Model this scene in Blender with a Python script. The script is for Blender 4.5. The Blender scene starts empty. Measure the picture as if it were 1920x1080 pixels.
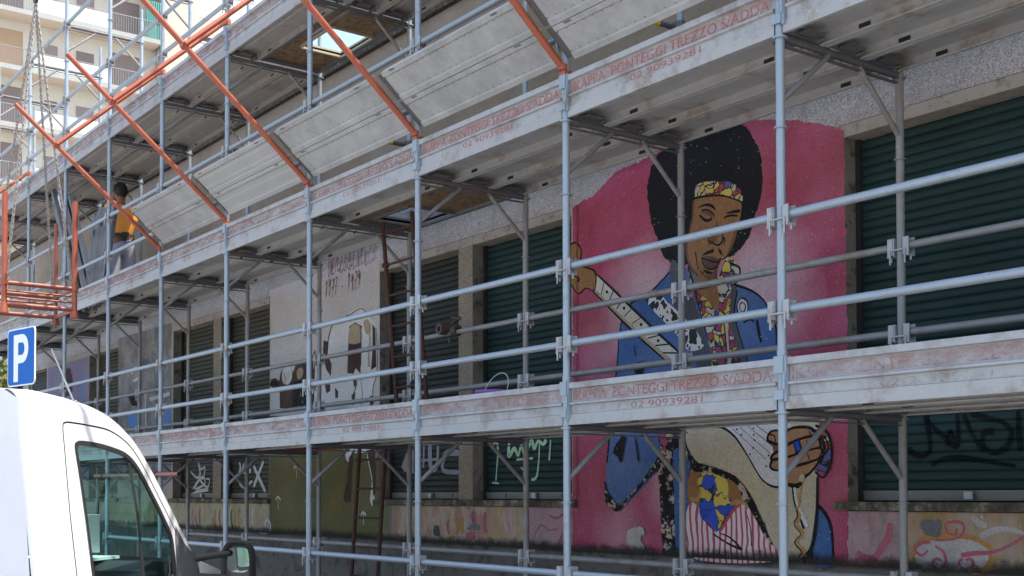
import bpy, bmesh, math, random
from math import radians as rad, sin, cos, pi
from mathutils import Vector, Matrix
from mathutils.geometry import delaunay_2d_cdt
sc = bpy.context.scene
COL = sc.collection
rng = random.Random(4)

# ------------------------------------------------------------------ camera, sky, sun, exposure
cd = bpy.data.cameras.new('camera'); cam = bpy.data.objects.new('camera', cd); COL.objects.link(cam)
cam.matrix_world = Matrix(((0.59762, 0.02094, 0.80151, 4.2877), (0.80178, -0.01348, -0.59747, -4.9822),
                           (-0.00171, 0.99969, -0.02485, 1.65), (0, 0, 0, 1)))
cd.sensor_width = 36; cd.lens = 2277.26 / 1920 * 36; cd.shift_y = (869.83 - 540) / 1920
cd.clip_end = 2000; cd.clip_start = .05
sc.camera = cam
SUN = Vector((.40, .33, 1.0)).normalized()
w = bpy.data.worlds.new('World'); sc.world = w; w.use_nodes = True
wn = w.node_tree; bg = wn.nodes['Background']
sk = wn.nodes.new('ShaderNodeTexSky'); sk.sky_type = 'NISHITA'; sk.sun_disc = False
sk.sun_elevation = math.asin(SUN.z); sk.sun_rotation = math.atan2(SUN.x, SUN.y)
sk.air_density = 1.0; sk.dust_density = 3.2; sk.ozone_density = 1.0
wn.links.new(sk.outputs[0], bg.inputs[0]); bg.inputs[1].default_value = 0.15
sd = bpy.data.lights.new('sun', 'SUN'); so = bpy.data.objects.new('sun', sd); COL.objects.link(so)
sd.energy = 2.1; sd.angle = rad(.5); sd.color = (1, .95, .87)
so.rotation_euler = SUN.to_track_quat('Z', 'Y').to_euler(); so.location = (10, 10, 30)
sc.view_settings.view_transform = 'Standard'; sc.view_settings.look = 'None'
sc.view_settings.exposure = 1.62; sc.view_settings.gamma = 1; sc.view_settings.use_curve_mapping = False

# drawing data: wall paintings as outlines in metres on the wall, (x, z) pairs; van side outlines in the van frame
ART = [
('guitarist','pink','p',[-3.305,3.98,-3.16,4.015,-3.047,4.029,-2.909,4.101,-2.774,4.162,-2.514,4.184,-2.289,4.212,-2.096,4.243,-1.797,4.279,-1.429,4.229,-1.205,4.183,-0.971,4.114,-0.784,4.045,-0.64,3.983,-0.599,3.965,-0.585,2.41,-0.598,1.137,-1.799,1.127,-3.318,1.159],0,0.01),
('guitarist','black','p',[-2.302,4.189,-2.216,4.212,-2.097,4.218,-1.956,4.235,-1.775,4.241,-1.599,4.239,-1.472,4.218,-1.399,4.15,-1.338,4.057,-1.298,3.954,-1.275,3.808,-1.3,3.673,-1.332,3.57,-1.374,3.484,-1.426,3.391,-1.5,3.332,-1.586,3.298,-1.805,3.3,-2.079,3.326,-2.174,3.357,-2.258,3.438,-2.306,3.548,-2.367,3.661,-2.403,3.806,-2.42,3.93,-2.401,4.047,-2.359,4.133],1,0.012),
('guitarist','blue','p',[-2.115,3.323,-2.271,3.236,-2.407,3.161,-2.61,3.109,-2.707,2.998,-2.75,2.844,-2.77,2.651,-2.86,2.112,-2.9,1.892,-2.907,1.654,-2.851,1.552,-2.762,1.519,-2.674,1.562,-2.491,1.686,-2.324,1.815,-2.162,1.876,-1.961,1.935,-1.662,2.079,-1.457,2.251,-1.26,2.386,-1.157,2.519,-1.168,2.757,-1.217,2.87,-1.286,2.972,-1.398,3.049,-1.555,3.11,-1.805,3.202],1,0),
('guitarist','blue','p',[-0.827,1.574,-0.767,1.511,-0.725,1.415,-0.71,1.166,-0.875,1.158,-0.861,1.369],1,0),
('guitarist','black','l',[-2.115,3.323,-2.271,3.236,-2.407,3.161,-2.61,3.109,-2.707,2.998,-2.75,2.844,-2.77,2.651,-2.86,2.112,-2.893,1.892],1,0.014),
('guitarist','black','l',[-1.555,3.11,-1.398,3.049,-1.286,2.972,-1.217,2.87,-1.168,2.757,-1.157,2.519],1,0.014),
('guitarist','black','l',[-0.831,1.574,-0.767,1.518,-0.721,1.415,-0.707,1.166],1,0.022),
('guitarist','slate','p',[-2.174,3.357,-2.103,3.346,-1.987,3.162,-1.897,2.969,-1.809,2.747,-1.722,2.544,-1.9,2.559,-1.99,2.798,-2.106,2.978,-2.175,3.155],1,0),
('guitarist','slate','p',[-1.587,3.099,-1.513,3.065,-1.542,2.91,-1.495,2.746,-1.413,2.534,-1.56,2.546,-1.589,2.852],1,0),
('guitarist','black','l',[-1.513,3.065,-1.542,2.91,-1.495,2.746,-1.413,2.534],1,0.01),
('guitarist','black','l',[-1.338,2.838,-1.315,2.727,-1.299,2.679],1,0.02),
('guitarist','black','l',[-1.462,2.829,-1.4,2.845,-1.359,2.825],1,0.008),
('guitarist','leopard','p',[-2.457,3.141,-2.34,3.174,-2.2,3.065,-2.036,2.936,-1.899,2.805,-1.843,2.701,-1.991,2.691,-2.107,2.811,-2.225,2.916,-2.359,3.026],1,0),
('guitarist','shirt','p',[-1.991,3.304,-1.919,3.153,-1.806,3.088,-1.717,3.133,-1.607,3.309,-1.491,3.212,-1.512,3.128,-1.566,3.104,-1.585,2.851,-1.537,2.719,-1.486,2.532,-1.659,2.416,-1.957,2.516,-1.766,2.556,-1.808,2.812,-1.897,2.986,-1.953,3.125],1,0),
('guitarist','skin','p',[-1.896,3.141,-1.806,3.137,-1.717,3.133,-1.685,3.024,-1.697,2.945,-1.741,2.966,-1.807,3.039,-1.862,3.079],1,0),
('guitarist','cream','l',[-1.632,2.889,-1.612,2.758,-1.592,2.565],1,0.022),
('guitarist','black','l',[-1.649,2.891,-1.629,2.76,-1.613,2.567],1,0.007),
('guitarist','black','l',[-1.991,3.304,-1.93,3.138,-1.875,2.966,-1.798,2.746],1,0.01),
('guitarist','black','l',[-1.586,3.266,-1.491,3.212,-1.512,3.128,-1.566,3.104],1,0.01),
('guitarist','white','p',[-1.467,3.003,-1.43,2.982,-1.416,2.934,-1.429,2.888,-1.468,2.872,-1.504,2.902,-1.518,2.951,-1.501,2.99],1,0),
('guitarist','black','l',[-1.467,3.003,-1.43,2.982,-1.416,2.934,-1.429,2.888,-1.468,2.872,-1.504,2.902,-1.518,2.951,-1.501,2.99,-1.467,3.003],1,0.008),
('guitarist','black','l',[-1.467,2.972,-1.445,2.958,-1.439,2.932,-1.449,2.911,-1.47,2.907,-1.487,2.922,-1.491,2.951,-1.482,2.969,-1.467,2.972],1,0.006),
('guitarist','skin','p',[-1.933,3.768,-1.824,3.781,-1.693,3.762,-1.583,3.727,-1.475,3.67,-1.482,3.564,-1.513,3.471,-1.543,3.395,-1.586,3.339,-1.629,3.31,-1.697,3.284,-1.71,3.195,-1.71,3.14,-1.736,3.089,-1.811,3.053,-1.912,3.131,-1.925,3.226,-1.963,3.288,-1.995,3.349,-2.014,3.427,-2.001,3.5,-1.974,3.57,-1.947,3.659],1,0),
('guitarist','black','l',[-1.94,3.76,-1.947,3.659,-1.974,3.57,-2.003,3.5,-2.014,3.427,-1.995,3.339,-1.95,3.267,-1.893,3.217],1,0.01),
('guitarist','black','l',[-1.697,3.284,-1.71,3.213,-1.71,3.14],1,0.008),
('guitarist','skin_dark','p',[-1.94,3.76,-1.921,3.757,-1.932,3.656,-1.954,3.567,-1.981,3.496,-1.991,3.423,-1.976,3.346,-1.937,3.274,-1.886,3.225,-1.925,3.235,-1.995,3.339,-2.014,3.427,-2.003,3.5,-1.974,3.57,-1.947,3.659],1,0),
('guitarist','skin_dark','p',[-1.707,3.587,-1.689,3.501,-1.708,3.432,-1.758,3.426,-1.783,3.453,-1.757,3.477,-1.726,3.508],1,0),
('guitarist','skin_dark','p',[-1.537,3.475,-1.513,3.471,-1.543,3.395,-1.586,3.339,-1.617,3.317,-1.586,3.375],1,0),
('guitarist','skin_dark','p',[-1.857,3.679,-1.806,3.677,-1.75,3.65,-1.731,3.619,-1.806,3.642],1,0),
('guitarist','skin_dark','p',[-1.835,3.208,-1.76,3.216,-1.697,3.256,-1.71,3.195,-1.71,3.14,-1.747,3.154],1,0),
('guitarist','shirt','p',[-1.92,3.789,-1.927,3.832,-1.907,3.87,-1.843,3.885,-1.704,3.867,-1.582,3.835,-1.51,3.789,-1.465,3.73,-1.468,3.673,-1.583,3.727,-1.693,3.762,-1.824,3.781],1,0),
('guitarist','black','l',[-1.931,3.787,-1.824,3.781,-1.693,3.762,-1.583,3.727,-1.468,3.671],1,0.012),
('guitarist','black','p',[-1.889,3.708,-1.844,3.723,-1.787,3.723,-1.737,3.701,-1.714,3.659,-1.756,3.688,-1.819,3.709],1,0),
('guitarist','black','p',[-1.613,3.615,-1.584,3.626,-1.488,3.623,-1.488,3.602,-1.56,3.609],1,0),
('guitarist','black','l',[-1.87,3.656,-1.832,3.619,-1.782,3.604,-1.746,3.612],1,0.013),
('guitarist','black','l',[-1.851,3.683,-1.806,3.681,-1.756,3.656,-1.719,3.616],1,0.007),
('guitarist','black','l',[-1.857,3.633,-1.807,3.596,-1.75,3.597],1,0.005),
('guitarist','black','l',[-1.633,3.581,-1.614,3.595,-1.56,3.594,-1.502,3.58],1,0.01),
('guitarist','black','l',[-1.77,3.49,-1.785,3.458,-1.758,3.424],1,0.009),
('guitarist','black','l',[-1.758,3.449,-1.727,3.421,-1.69,3.407,-1.654,3.423,-1.646,3.453,-1.653,3.491],1,0.01),
('guitarist','black','l',[-1.634,3.455,-1.627,3.423,-1.642,3.401],1,0.008),
('guitarist','black','p',[-1.853,3.354,-1.809,3.379,-1.733,3.39,-1.736,3.361,-1.796,3.359],0,0),
('guitarist','black','p',[-1.693,3.388,-1.665,3.368,-1.643,3.323,-1.678,3.347],0,0),
('guitarist','lips','p',[-1.851,3.345,-1.759,3.339,-1.69,3.312,-1.663,3.31,-1.691,3.269,-1.734,3.247,-1.791,3.255,-1.835,3.291],1,0),
('guitarist','black','l',[-1.851,3.343,-1.771,3.309,-1.697,3.288,-1.664,3.308],1,0.009),
('guitarist','black','l',[-1.851,3.343,-1.835,3.291,-1.791,3.254,-1.734,3.246,-1.691,3.269,-1.663,3.31],1,0.007),
('guitarist','black','l',[-1.913,3.396,-1.901,3.325,-1.883,3.262],1,0.007),
('guitarist','black','l',[-1.867,3.247,-1.829,3.221],1,0.008),
('guitarist','black','p',[-1.835,3.254,-1.784,3.237,-1.742,3.218,-1.797,3.218],1,0),
('guitarist','black','l',[-1.887,3.128,-1.81,3.131,-1.748,3.145],1,0.03),
('guitarist','tan','p',[-3.037,3.399,-3.051,3.265,-2.689,2.978,-2.447,2.795,-2.179,2.608,-1.992,2.501,-1.969,2.549,-2.275,2.761,-2.649,3.061],0,0),
('guitarist','ivory','p',[-3.001,3.398,-3.023,3.279,-2.676,3.003,-2.422,2.818,-2.108,2.602,-1.969,2.59,-2.274,2.82,-2.623,3.093,-2.886,3.305],0,0),
('guitarist','black','l',[-3.017,3.4,-2.886,3.305,-2.623,3.097,-2.274,2.825,-1.969,2.598],0,0.018),
('guitarist','black','l',[-3.051,3.265,-2.689,2.975,-2.447,2.792,-2.179,2.605],0,0.018),
('guitarist','black','l',[-2.911,3.327,-2.949,3.223],0,0.012),
('guitarist','black','l',[-2.8,3.241,-2.857,3.154],0,0.012),
('guitarist','black','l',[-2.692,3.156,-2.767,3.085],0,0.012),
('guitarist','black','l',[-2.586,3.073,-2.678,3.018],0,0.012),
('guitarist','black','l',[-2.482,2.991,-2.59,2.952],0,0.012),
('guitarist','black','l',[-2.379,2.911,-2.504,2.887],0,0.012),
('guitarist','black','l',[-2.279,2.833,-2.419,2.822],0,0.012),
('guitarist','black','l',[-2.18,2.755,-2.335,2.759],0,0.012),
('guitarist','black','l',[-2.083,2.679,-2.253,2.697],0,0.012),
('guitarist','black','p',[-2.863,3.233,-2.871,3.223,-2.887,3.226,-2.895,3.237,-2.887,3.247,-2.871,3.245],1,0),
('guitarist','black','p',[-2.665,3.081,-2.672,3.071,-2.688,3.073,-2.696,3.084,-2.688,3.094,-2.672,3.092],1,0),
('guitarist','black','p',[-2.473,2.933,-2.481,2.923,-2.496,2.925,-2.503,2.936,-2.496,2.946,-2.481,2.944],1,0),
('guitarist','black','p',[-2.288,2.79,-2.295,2.781,-2.31,2.782,-2.317,2.793,-2.31,2.803,-2.295,2.801],1,0),
('guitarist','skin','p',[-3.322,3.683,-3.261,3.686,-3.196,3.616,-3.205,3.498,-3.12,3.463,-3.017,3.405,-3.029,3.271,-3.135,3.3,-3.234,3.271,-3.312,3.347,-3.323,3.516],1,0),
('guitarist','black','l',[-3.322,3.683,-3.261,3.686,-3.196,3.616,-3.205,3.498,-3.12,3.463,-3.017,3.405,-3.029,3.271,-3.135,3.3,-3.234,3.271,-3.312,3.347],1,0.01),
('guitarist','black','l',[-3.277,3.416,-3.22,3.389,-3.234,3.364],1,0.014),
('guitarist','black','l',[-3.305,3.569,-3.248,3.523,-3.205,3.498],1,0.008),
('guitarist','cream','p',[-2.015,2.134,-1.786,2.27,-1.261,2.313,-0.839,2.172,-0.825,1.763,-0.835,1.51,-0.879,1.298,-0.964,1.222,-1.064,1.213,-1.161,1.238,-1.269,1.432,-1.403,1.652,-1.542,1.773,-1.747,1.844,-1.896,1.871,-1.961,1.919,-2.005,1.999],1,0),
('guitarist','white','p',[-1.662,2.118,-1.539,2.044,-1.42,1.905,-1.304,1.755,-1.2,1.698,-1.078,1.709,-1.058,1.853,-1.055,2.184,-1.261,2.269,-1.579,2.212],1,0),
('guitarist','black','l',[-1.787,2.123,-1.662,2.115,-1.539,2.044,-1.42,1.905,-1.304,1.755,-1.2,1.698,-1.097,1.698],1,0.012),
('guitarist','black','l',[-1.569,2.106,-1.255,1.879],0,0.0035),
('guitarist','black','l',[-1.492,2.108,-1.224,1.922],0,0.0035),
('guitarist','black','l',[-1.417,2.111,-1.194,1.965],0,0.0035),
('guitarist','black','l',[-1.342,2.114,-1.163,2.008],0,0.0035),
('guitarist','black','p',[-1.362,2.097,-1.366,2.09,-1.374,2.091,-1.377,2.097,-1.373,2.104,-1.366,2.103],1,0),
('guitarist','black','p',[-1.356,2.052,-1.36,2.046,-1.368,2.046,-1.372,2.053,-1.368,2.059,-1.36,2.058],1,0),
('guitarist','black','p',[-1.353,2.015,-1.357,2.008,-1.364,2.009,-1.368,2.015,-1.364,2.022,-1.357,2.021],1,0),
('guitarist','black','p',[-1.363,1.963,-1.367,1.957,-1.375,1.957,-1.379,1.964,-1.375,1.97,-1.367,1.97],1,0),
('guitarist','black','p',[-1.393,1.919,-1.397,1.913,-1.405,1.913,-1.408,1.92,-1.404,1.926,-1.397,1.926],1,0),
('guitarist','black','p',[-1.248,1.835,-1.252,1.829,-1.26,1.829,-1.263,1.835,-1.259,1.841,-1.252,1.841],1,0),
('guitarist','black','p',[-1.228,1.908,-1.232,1.901,-1.24,1.902,-1.243,1.908,-1.24,1.914,-1.232,1.914],1,0),
('guitarist','black','p',[-1.471,2.057,-1.475,2.05,-1.483,2.05,-1.487,2.057,-1.483,2.063,-1.475,2.063],1,0),
('guitarist','black','p',[-1.511,2.096,-1.515,2.089,-1.523,2.09,-1.527,2.096,-1.523,2.103,-1.515,2.102],1,0),
('guitarist','black','l',[-0.825,1.763,-0.835,1.51,-0.879,1.298,-0.964,1.222],1,0.022),
('guitarist','black','p',[-1.166,1.238,-1.064,1.213,-0.964,1.222,-0.879,1.298,-0.861,1.398,-0.874,1.158,-1.111,1.146,-1.157,1.202],0,0),
('guitarist','shirt','p',[-0.848,2.095,-0.753,2.049,-0.711,1.942,-0.726,1.818,-0.782,1.756,-0.843,1.792,-0.894,1.962],1,0),
('guitarist','black','l',[-0.84,2.09,-0.749,2.047,-0.709,1.942,-0.724,1.818,-0.782,1.754,-0.843,1.792],1,0.014),
('guitarist','black','l',[-0.807,1.847,-0.763,1.832,-0.729,1.846],1,0.01),
('guitarist','black','l',[-0.788,2.029,-0.753,2.0,-0.736,1.943,-0.763,1.902],1,0.01),
('guitarist','skin_dark','p',[-1.206,2.06,-1.019,2.084,-0.875,2.078,-0.791,2.015,-0.764,1.93,-0.803,1.847,-0.874,1.789,-0.928,1.755,-0.968,1.712,-1.069,1.706,-1.077,1.795,-1.218,1.827,-1.188,1.914],1,0),
('guitarist','hand_skin','p',[-1.103,2.049,-1.019,2.084,-0.884,2.078,-0.831,2.028,-0.965,2.01,-1.076,1.98,-1.169,1.983,-1.241,2.011,-1.221,2.061,-1.164,2.073],1,0),
('guitarist','black','l',[-1.103,2.049,-1.019,2.084,-0.884,2.078,-0.831,2.028,-0.965,2.01,-1.076,1.98,-1.169,1.983,-1.241,2.011,-1.221,2.061,-1.164,2.073,-1.103,2.049],1,0.016),
('guitarist','hand_skin','p',[-1.122,1.941,-1.057,1.974,-0.966,2.008,-0.832,2.02,-0.802,1.948,-0.939,1.927,-1.067,1.893,-1.204,1.878,-1.192,1.914],1,0),
('guitarist','black','l',[-1.122,1.941,-1.057,1.974,-0.966,2.008,-0.832,2.02,-0.802,1.948,-0.939,1.927,-1.067,1.893,-1.204,1.878,-1.192,1.914,-1.122,1.941],1,0.016),
('guitarist','hand_skin','p',[-1.204,1.876,-1.067,1.893,-0.93,1.925,-0.795,1.942,-0.81,1.875,-0.922,1.847,-1.068,1.818,-1.17,1.806,-1.219,1.83],1,0),
('guitarist','black','l',[-1.204,1.876,-1.067,1.893,-0.93,1.925,-0.795,1.942,-0.81,1.875,-0.922,1.847,-1.068,1.818,-1.17,1.806,-1.219,1.83,-1.204,1.876],1,0.016),
('guitarist','hand_skin','p',[-1.077,1.795,-1.062,1.818,-0.917,1.847,-0.81,1.868,-0.874,1.792,-0.928,1.758,-0.968,1.715,-1.069,1.709],1,0),
('guitarist','black','l',[-1.077,1.795,-1.062,1.818,-0.917,1.847,-0.81,1.868,-0.874,1.792,-0.928,1.758,-0.968,1.715,-1.069,1.709,-1.077,1.795],1,0.016),
('guitarist','black','l',[-0.875,2.068,-0.788,2.008,-0.764,1.93,-0.803,1.847],1,0.018),
('guitarist','black','l',[-1.225,2.05,-1.183,2.036,-1.172,1.998],1,0.01),
('guitarist','black','l',[-0.893,2.055,-0.872,2.035],1,0.01),
('guitarist','black','l',[-0.912,1.999,-0.885,1.948],1,0.01),
('guitarist','black','l',[-0.904,1.913,-0.886,1.866],1,0.01),
('guitarist','royal','p',[-1.02,1.99,-0.973,2.005,-0.948,1.936,-0.995,1.92],0,0),
('guitarist','black','l',[-1.02,1.99,-0.973,2.005,-0.948,1.936,-0.995,1.92,-1.02,1.99],0,0.01),
('guitarist','cream','p',[-0.964,1.772,-0.928,1.765,-0.941,1.725,-0.972,1.737],1,0),
('guitarist','black','l',[-1.078,1.712,-1.005,1.7,-0.95,1.708],1,0.028),
('guitarist','black','l',[-1.027,1.697,-1.009,1.594,-0.967,1.509,-0.935,1.421],1,0.022),
('guitarist','white','l',[-1.012,1.691,-0.995,1.594,-0.952,1.509,-0.91,1.432],1,0.026),
('guitarist','tan2','l',[-0.958,1.701,-0.979,1.566,-0.997,1.544,-0.97,1.502,-1.004,1.451,-0.943,1.388,-0.997,1.33,-0.937,1.275,-0.973,1.231,-0.955,1.182],1,0.022),
('guitarist','black','l',[-0.995,1.544,-0.989,1.501,-1.018,1.448,-0.964,1.384,-1.016,1.329,-0.958,1.27,-0.987,1.231],1,0.006),
('guitarist','chipped','p',[-2.323,1.904,-2.254,1.878,-2.49,1.711,-2.657,1.579,-2.75,1.511,-2.825,1.527,-2.902,1.586,-2.909,1.756,-2.863,1.654,-2.774,1.57,-2.687,1.595,-2.49,1.736],0,0.01),
('guitarist','chipped','p',[-2.312,1.831,-2.151,1.86,-2.137,1.653,-2.122,1.157,-2.259,1.152,-2.269,1.331,-2.29,1.653],0,0.01),
('guitarist','chipped','p',[-2.323,1.904,-2.195,2.038,-2.116,2.074,-2.049,2.048,-1.961,1.927,-1.896,1.871,-1.747,1.844,-1.542,1.773,-1.403,1.652,-1.269,1.432,-1.153,1.209,-1.204,1.207,-1.327,1.401,-1.463,1.585,-1.583,1.697,-1.769,1.783,-1.94,1.809,-2.05,1.874,-2.105,1.987,-2.139,1.956,-2.151,1.844,-2.312,1.799],0,0.01),
('guitarist','blue','p',[-2.143,1.972,-2.094,1.978,-1.994,1.896,-1.962,1.872,-1.989,1.778,-2.006,1.162,-2.122,1.157,-2.137,1.653],0,0),
('guitarist','shirt','p',[-2.299,2.09,-2.16,2.132,-2.138,2.083,-2.207,2.022,-2.242,1.959,-2.288,2.008],1,0),
('guitarist','skin','p',[-1.984,1.778,-1.875,1.805,-1.706,1.775,-1.542,1.727,-1.473,1.614,-1.523,1.554,-1.666,1.515,-1.964,1.551],1,0),
('guitarist','stripes','p',[-1.99,1.566,-1.877,1.547,-1.824,1.451,-1.709,1.389,-1.595,1.501,-1.473,1.6,-1.384,1.518,-1.27,1.358,-1.161,1.199,-2.006,1.162],1,0),
('guitarist','scarf','p',[-1.826,1.806,-1.618,1.747,-1.598,1.636,-1.545,1.561,-1.634,1.485,-1.71,1.382,-1.787,1.442,-1.857,1.471,-1.882,1.543,-1.867,1.667,-1.898,1.74],1,0),
('guitarist','red','l',[-1.676,1.388,-1.572,1.516,-1.485,1.582],1,0.018),
('guitarist','tan2','l',[-1.579,1.576,-1.511,1.596,-1.445,1.577,-1.419,1.547],1,0.022),
('guitarist','tan2','l',[-1.971,1.616,-1.899,1.611,-1.87,1.667],1,0.022),
('guitarist','black','l',[-1.745,1.366,-1.608,1.304,-1.474,1.264],1,0.012),
('guitarist','black','l',[-1.676,1.371,-1.608,1.354,-1.54,1.316,-1.474,1.264],1,0.01),
('guitarist','black','l',[-1.439,1.527,-1.4,1.429,-1.388,1.291],1,0.007),
('guitarist','blackchip','p',[-2.797,2.008,-2.709,2.106,-2.654,2.087,-2.684,1.988,-2.71,1.888,-2.772,1.949,-2.823,1.967],0,0.012),
('guitarist','blackchip','l',[-2.556,2.084,-2.532,1.984,-2.518,1.901],1,0.02),
('guitarist','blackchip','l',[-2.564,2.781,-2.544,2.701],1,0.016),
('guitarist','blackchip','p',[-2.582,2.641,-2.472,2.657,-2.449,2.622,-2.473,2.558,-2.558,2.568],0,0.012),
('guitarist','flake','p',[-2.659,1.321,-2.639,1.368,-2.565,1.397,-2.473,1.394,-2.457,1.351,-2.498,1.309,-2.457,1.252,-2.441,1.204,-2.542,1.195,-2.627,1.247],1,0.008),
('guitarist','deepred','l',[-3.237,3.989,-3.249,1.591],0,0.012),
('cow','sky_lilac','p',[-8.958,4.071,-6.388,4.131,-6.385,2.336,-8.946,2.453],0,0),
('cow','green','p',[-8.947,2.58,-6.385,2.445,-6.382,1.18,-8.936,1.116],0,0),
('cow','cowwhite','p',[-7.624,3.214,-7.404,3.451,-7.14,3.516,-6.948,3.588,-6.744,3.586,-6.576,3.466,-6.47,3.347,-6.449,2.92,-6.574,2.595,-6.512,2.124,-7.187,2.145,-7.008,2.559,-7.604,2.593,-7.885,2.94,-7.78,3.196],1,0),
('cow','brown','p',[-8.942,2.934,-8.902,3.01,-8.783,3.019,-8.685,2.976,-8.647,3.069,-8.551,3.138,-8.399,3.117,-8.33,3.043,-8.249,3.138,-8.102,3.162,-7.939,3.111,-7.781,3.262,-7.813,2.605,-8.663,2.655,-8.673,2.897,-8.822,2.905],0,0),
('cow','cowwhite','p',[-8.608,2.996,-8.589,3.098,-8.493,3.138,-8.38,3.098,-8.353,2.994,-8.435,2.923,-8.549,2.932],1,0),
('cow','tan','p',[-8.23,3.052,-8.138,3.086,-8.072,3.039,-8.119,2.967,-8.211,2.966],1,0),
('cow','blackchip','p',[-8.341,2.925,-7.992,2.965,-7.919,2.612,-8.32,2.635],0,0.01),
('cow','black','p',[-8.922,2.942,-8.862,2.99,-8.724,2.971,-8.704,2.921],1,0),
('cow','brown','p',[-7.011,3.431,-6.884,3.455,-6.744,3.401,-6.753,3.224,-6.758,3.008,-6.795,2.915,-6.876,2.975,-6.92,2.916,-7.057,2.936,-7.042,3.19],0,0),
('cow','tan','p',[-7.005,3.406,-6.884,3.44,-6.759,3.379,-6.759,3.24,-7.023,3.251],1,0),
('cow','brown','p',[-6.53,3.4,-6.47,3.347,-6.449,2.951,-6.559,2.926,-6.527,3.14],0,0),
('cow','brown','p',[-7.59,3.341,-7.471,3.304,-7.497,3.169,-7.402,3.064,-7.419,2.929,-7.52,3.009,-7.607,3.147],0,0),
('cow','brown','l',[-7.404,3.475,-7.454,3.391,-7.498,3.299],1,0.018),
('cow','brown','p',[-7.564,2.859,-7.428,2.841,-7.435,2.769,-7.519,2.75],0,0),
('cow','brown','p',[-7.328,2.801,-7.252,2.756,-7.261,2.685,-7.318,2.689],0,0),
('cow','cowwhite','p',[-7.118,2.193,-6.847,2.184,-6.93,2.037,-6.981,1.955,-7.083,2.024],0,0),
('cow','brown','p',[-7.015,2.039,-6.887,2.136,-6.94,1.921,-6.973,1.573,-7.082,1.569,-7.14,1.589,-7.116,1.656,-7.055,1.806],0,0),
('cow','cowwhite','p',[-6.649,2.177,-6.425,2.169,-6.488,1.8,-6.481,1.575,-6.535,1.526,-6.577,1.59,-6.532,1.785,-6.633,2.03],0,0),
('cow','brown','p',[-6.643,2.103,-6.457,2.122,-6.465,1.655,-6.513,1.631,-6.526,1.817],0,0),
('cow','white','l',[-8.768,1.584,-8.706,1.625,-8.631,1.584],1,0.018),
('cow','white','l',[-8.706,1.625,-8.688,1.477],1,0.02),
('cow','white','l',[-6.762,1.431,-6.713,1.467,-6.654,1.432],1,0.018),
('cow','white','l',[-6.713,1.467,-6.699,1.337],1,0.02),
('cow','white','l',[-8.301,1.942,-8.242,1.98,-8.171,1.94],1,0.018),
('cow','white','l',[-8.242,1.98,-8.226,1.837],1,0.02),
('cow','mould','l',[-8.943,3.999,-8.932,2.516],0,0.02),
('cow','slate','l',[-6.784,3.405,-6.759,3.162,-6.776,2.917,-6.733,2.697,-6.757,2.575],1,0.01),
('cow','slate','l',[-6.449,3.345,-6.431,2.919,-6.514,2.743,-6.507,2.56],1,0.008),
('cow','slate','l',[-6.961,2.595,-6.913,2.709,-6.845,2.813],1,0.01),
('cow','slate','l',[-7.404,3.467,-7.304,3.504,-7.011,3.549,-6.76,3.584,-6.606,3.485],1,0.006),
('cow','tan','l',[-6.606,3.362,-6.575,3.236,-6.605,3.117,-6.59,2.963],1,0.035),
('cow','tan','p',[-6.713,3.436,-6.636,3.458,-6.56,3.388,-6.575,3.298,-6.667,3.323],1,0),
('cow','brown','p',[-6.93,2.867,-6.845,2.852,-6.863,2.799,-6.907,2.771],0,0),
('cow','brown','p',[-6.574,2.656,-6.508,2.659,-6.519,2.569,-6.574,2.564],0,0),
('cow','brown','p',[-6.961,2.697,-6.882,2.723,-6.894,2.599,-6.945,2.587],0,0),
('cow','slate','l',[-8.558,3.061,-8.519,2.99,-8.55,2.94],1,0.006),
('cow','slate','l',[-8.436,3.069,-8.454,2.985],1,0.006),
('grey_pier','greymural','p',[-14.265,4.051,-12.066,4.046,-12.035,1.853,-14.225,1.876],0,0),
('grey_pier','white','p',[-12.921,3.059,-12.132,3.083,-12.132,3.03,-12.878,3.002],0,0),
('grey_pier','white','l',[-13.687,3.469,-13.459,3.53,-13.322,3.4,-13.592,3.342],1,0.05),
('grey_pier','white','l',[-12.501,3.222,-12.41,2.611],1,0.04),
('grey_pier','white','l',[-13.097,3.149,-13.045,2.64],1,0.05),
('grey_pier','black','p',[-13.868,3.201,-13.543,3.139,-13.405,2.972,-13.678,3.004],0,0.03),
('grey_pier','royal2','p',[-13.815,2.876,-13.471,2.881,-13.399,2.656,-13.765,2.673],0,0),
('grey_pier','royal2','p',[-12.372,2.835,-12.089,2.849,-12.086,2.596,-12.328,2.607],0,0),
('violet_pier','violet','p',[-17.978,3.912,-15.679,3.91,-15.635,1.891,-17.925,1.914],0,0),
('violet_pier','brownblob','p',[-16.971,3.827,-16.671,3.801,-16.519,3.59,-16.543,3.385,-16.958,3.322,-17.265,3.388],0,0.03),
('violet_pier','royal2','l',[-16.006,3.657,-16.081,3.265],1,0.12),
('plinth','plinth_rose','p',[-0.594,1.54,-0.2,1.541,-0.204,1.164,-0.598,1.15],0,0),
('plinth','plinth_ochre','p',[-0.2,1.541,1.641,1.55,1.636,1.223,-0.204,1.164],0,0),
('plinth','plinth_smear','p',[-6.143,1.58,-3.951,1.529,-3.952,1.166,-6.143,1.187],0,0),
('plinth','plinth_rose','p',[-3.951,1.529,-3.316,1.517,-3.318,1.159,-3.952,1.166],0,0),
('plinth','plinth_green','p',[-6.383,1.59,-6.143,1.58,-6.143,1.187,-6.382,1.19],0,0),
('plinth','plinth_yellow','p',[-14.771,1.965,-10.091,1.686,-9.012,1.582,-8.936,1.116,-14.757,1.297],0,0),
('plinth','rosepaint','l',[-0.277,1.471,-0.294,1.385,-0.35,1.303,-0.415,1.247,-0.528,1.283],1,0.045),
('plinth','rosepaint','l',[-0.63,1.17,-0.48,1.245,-0.351,1.217,-0.218,1.229],1,0.035),
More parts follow.
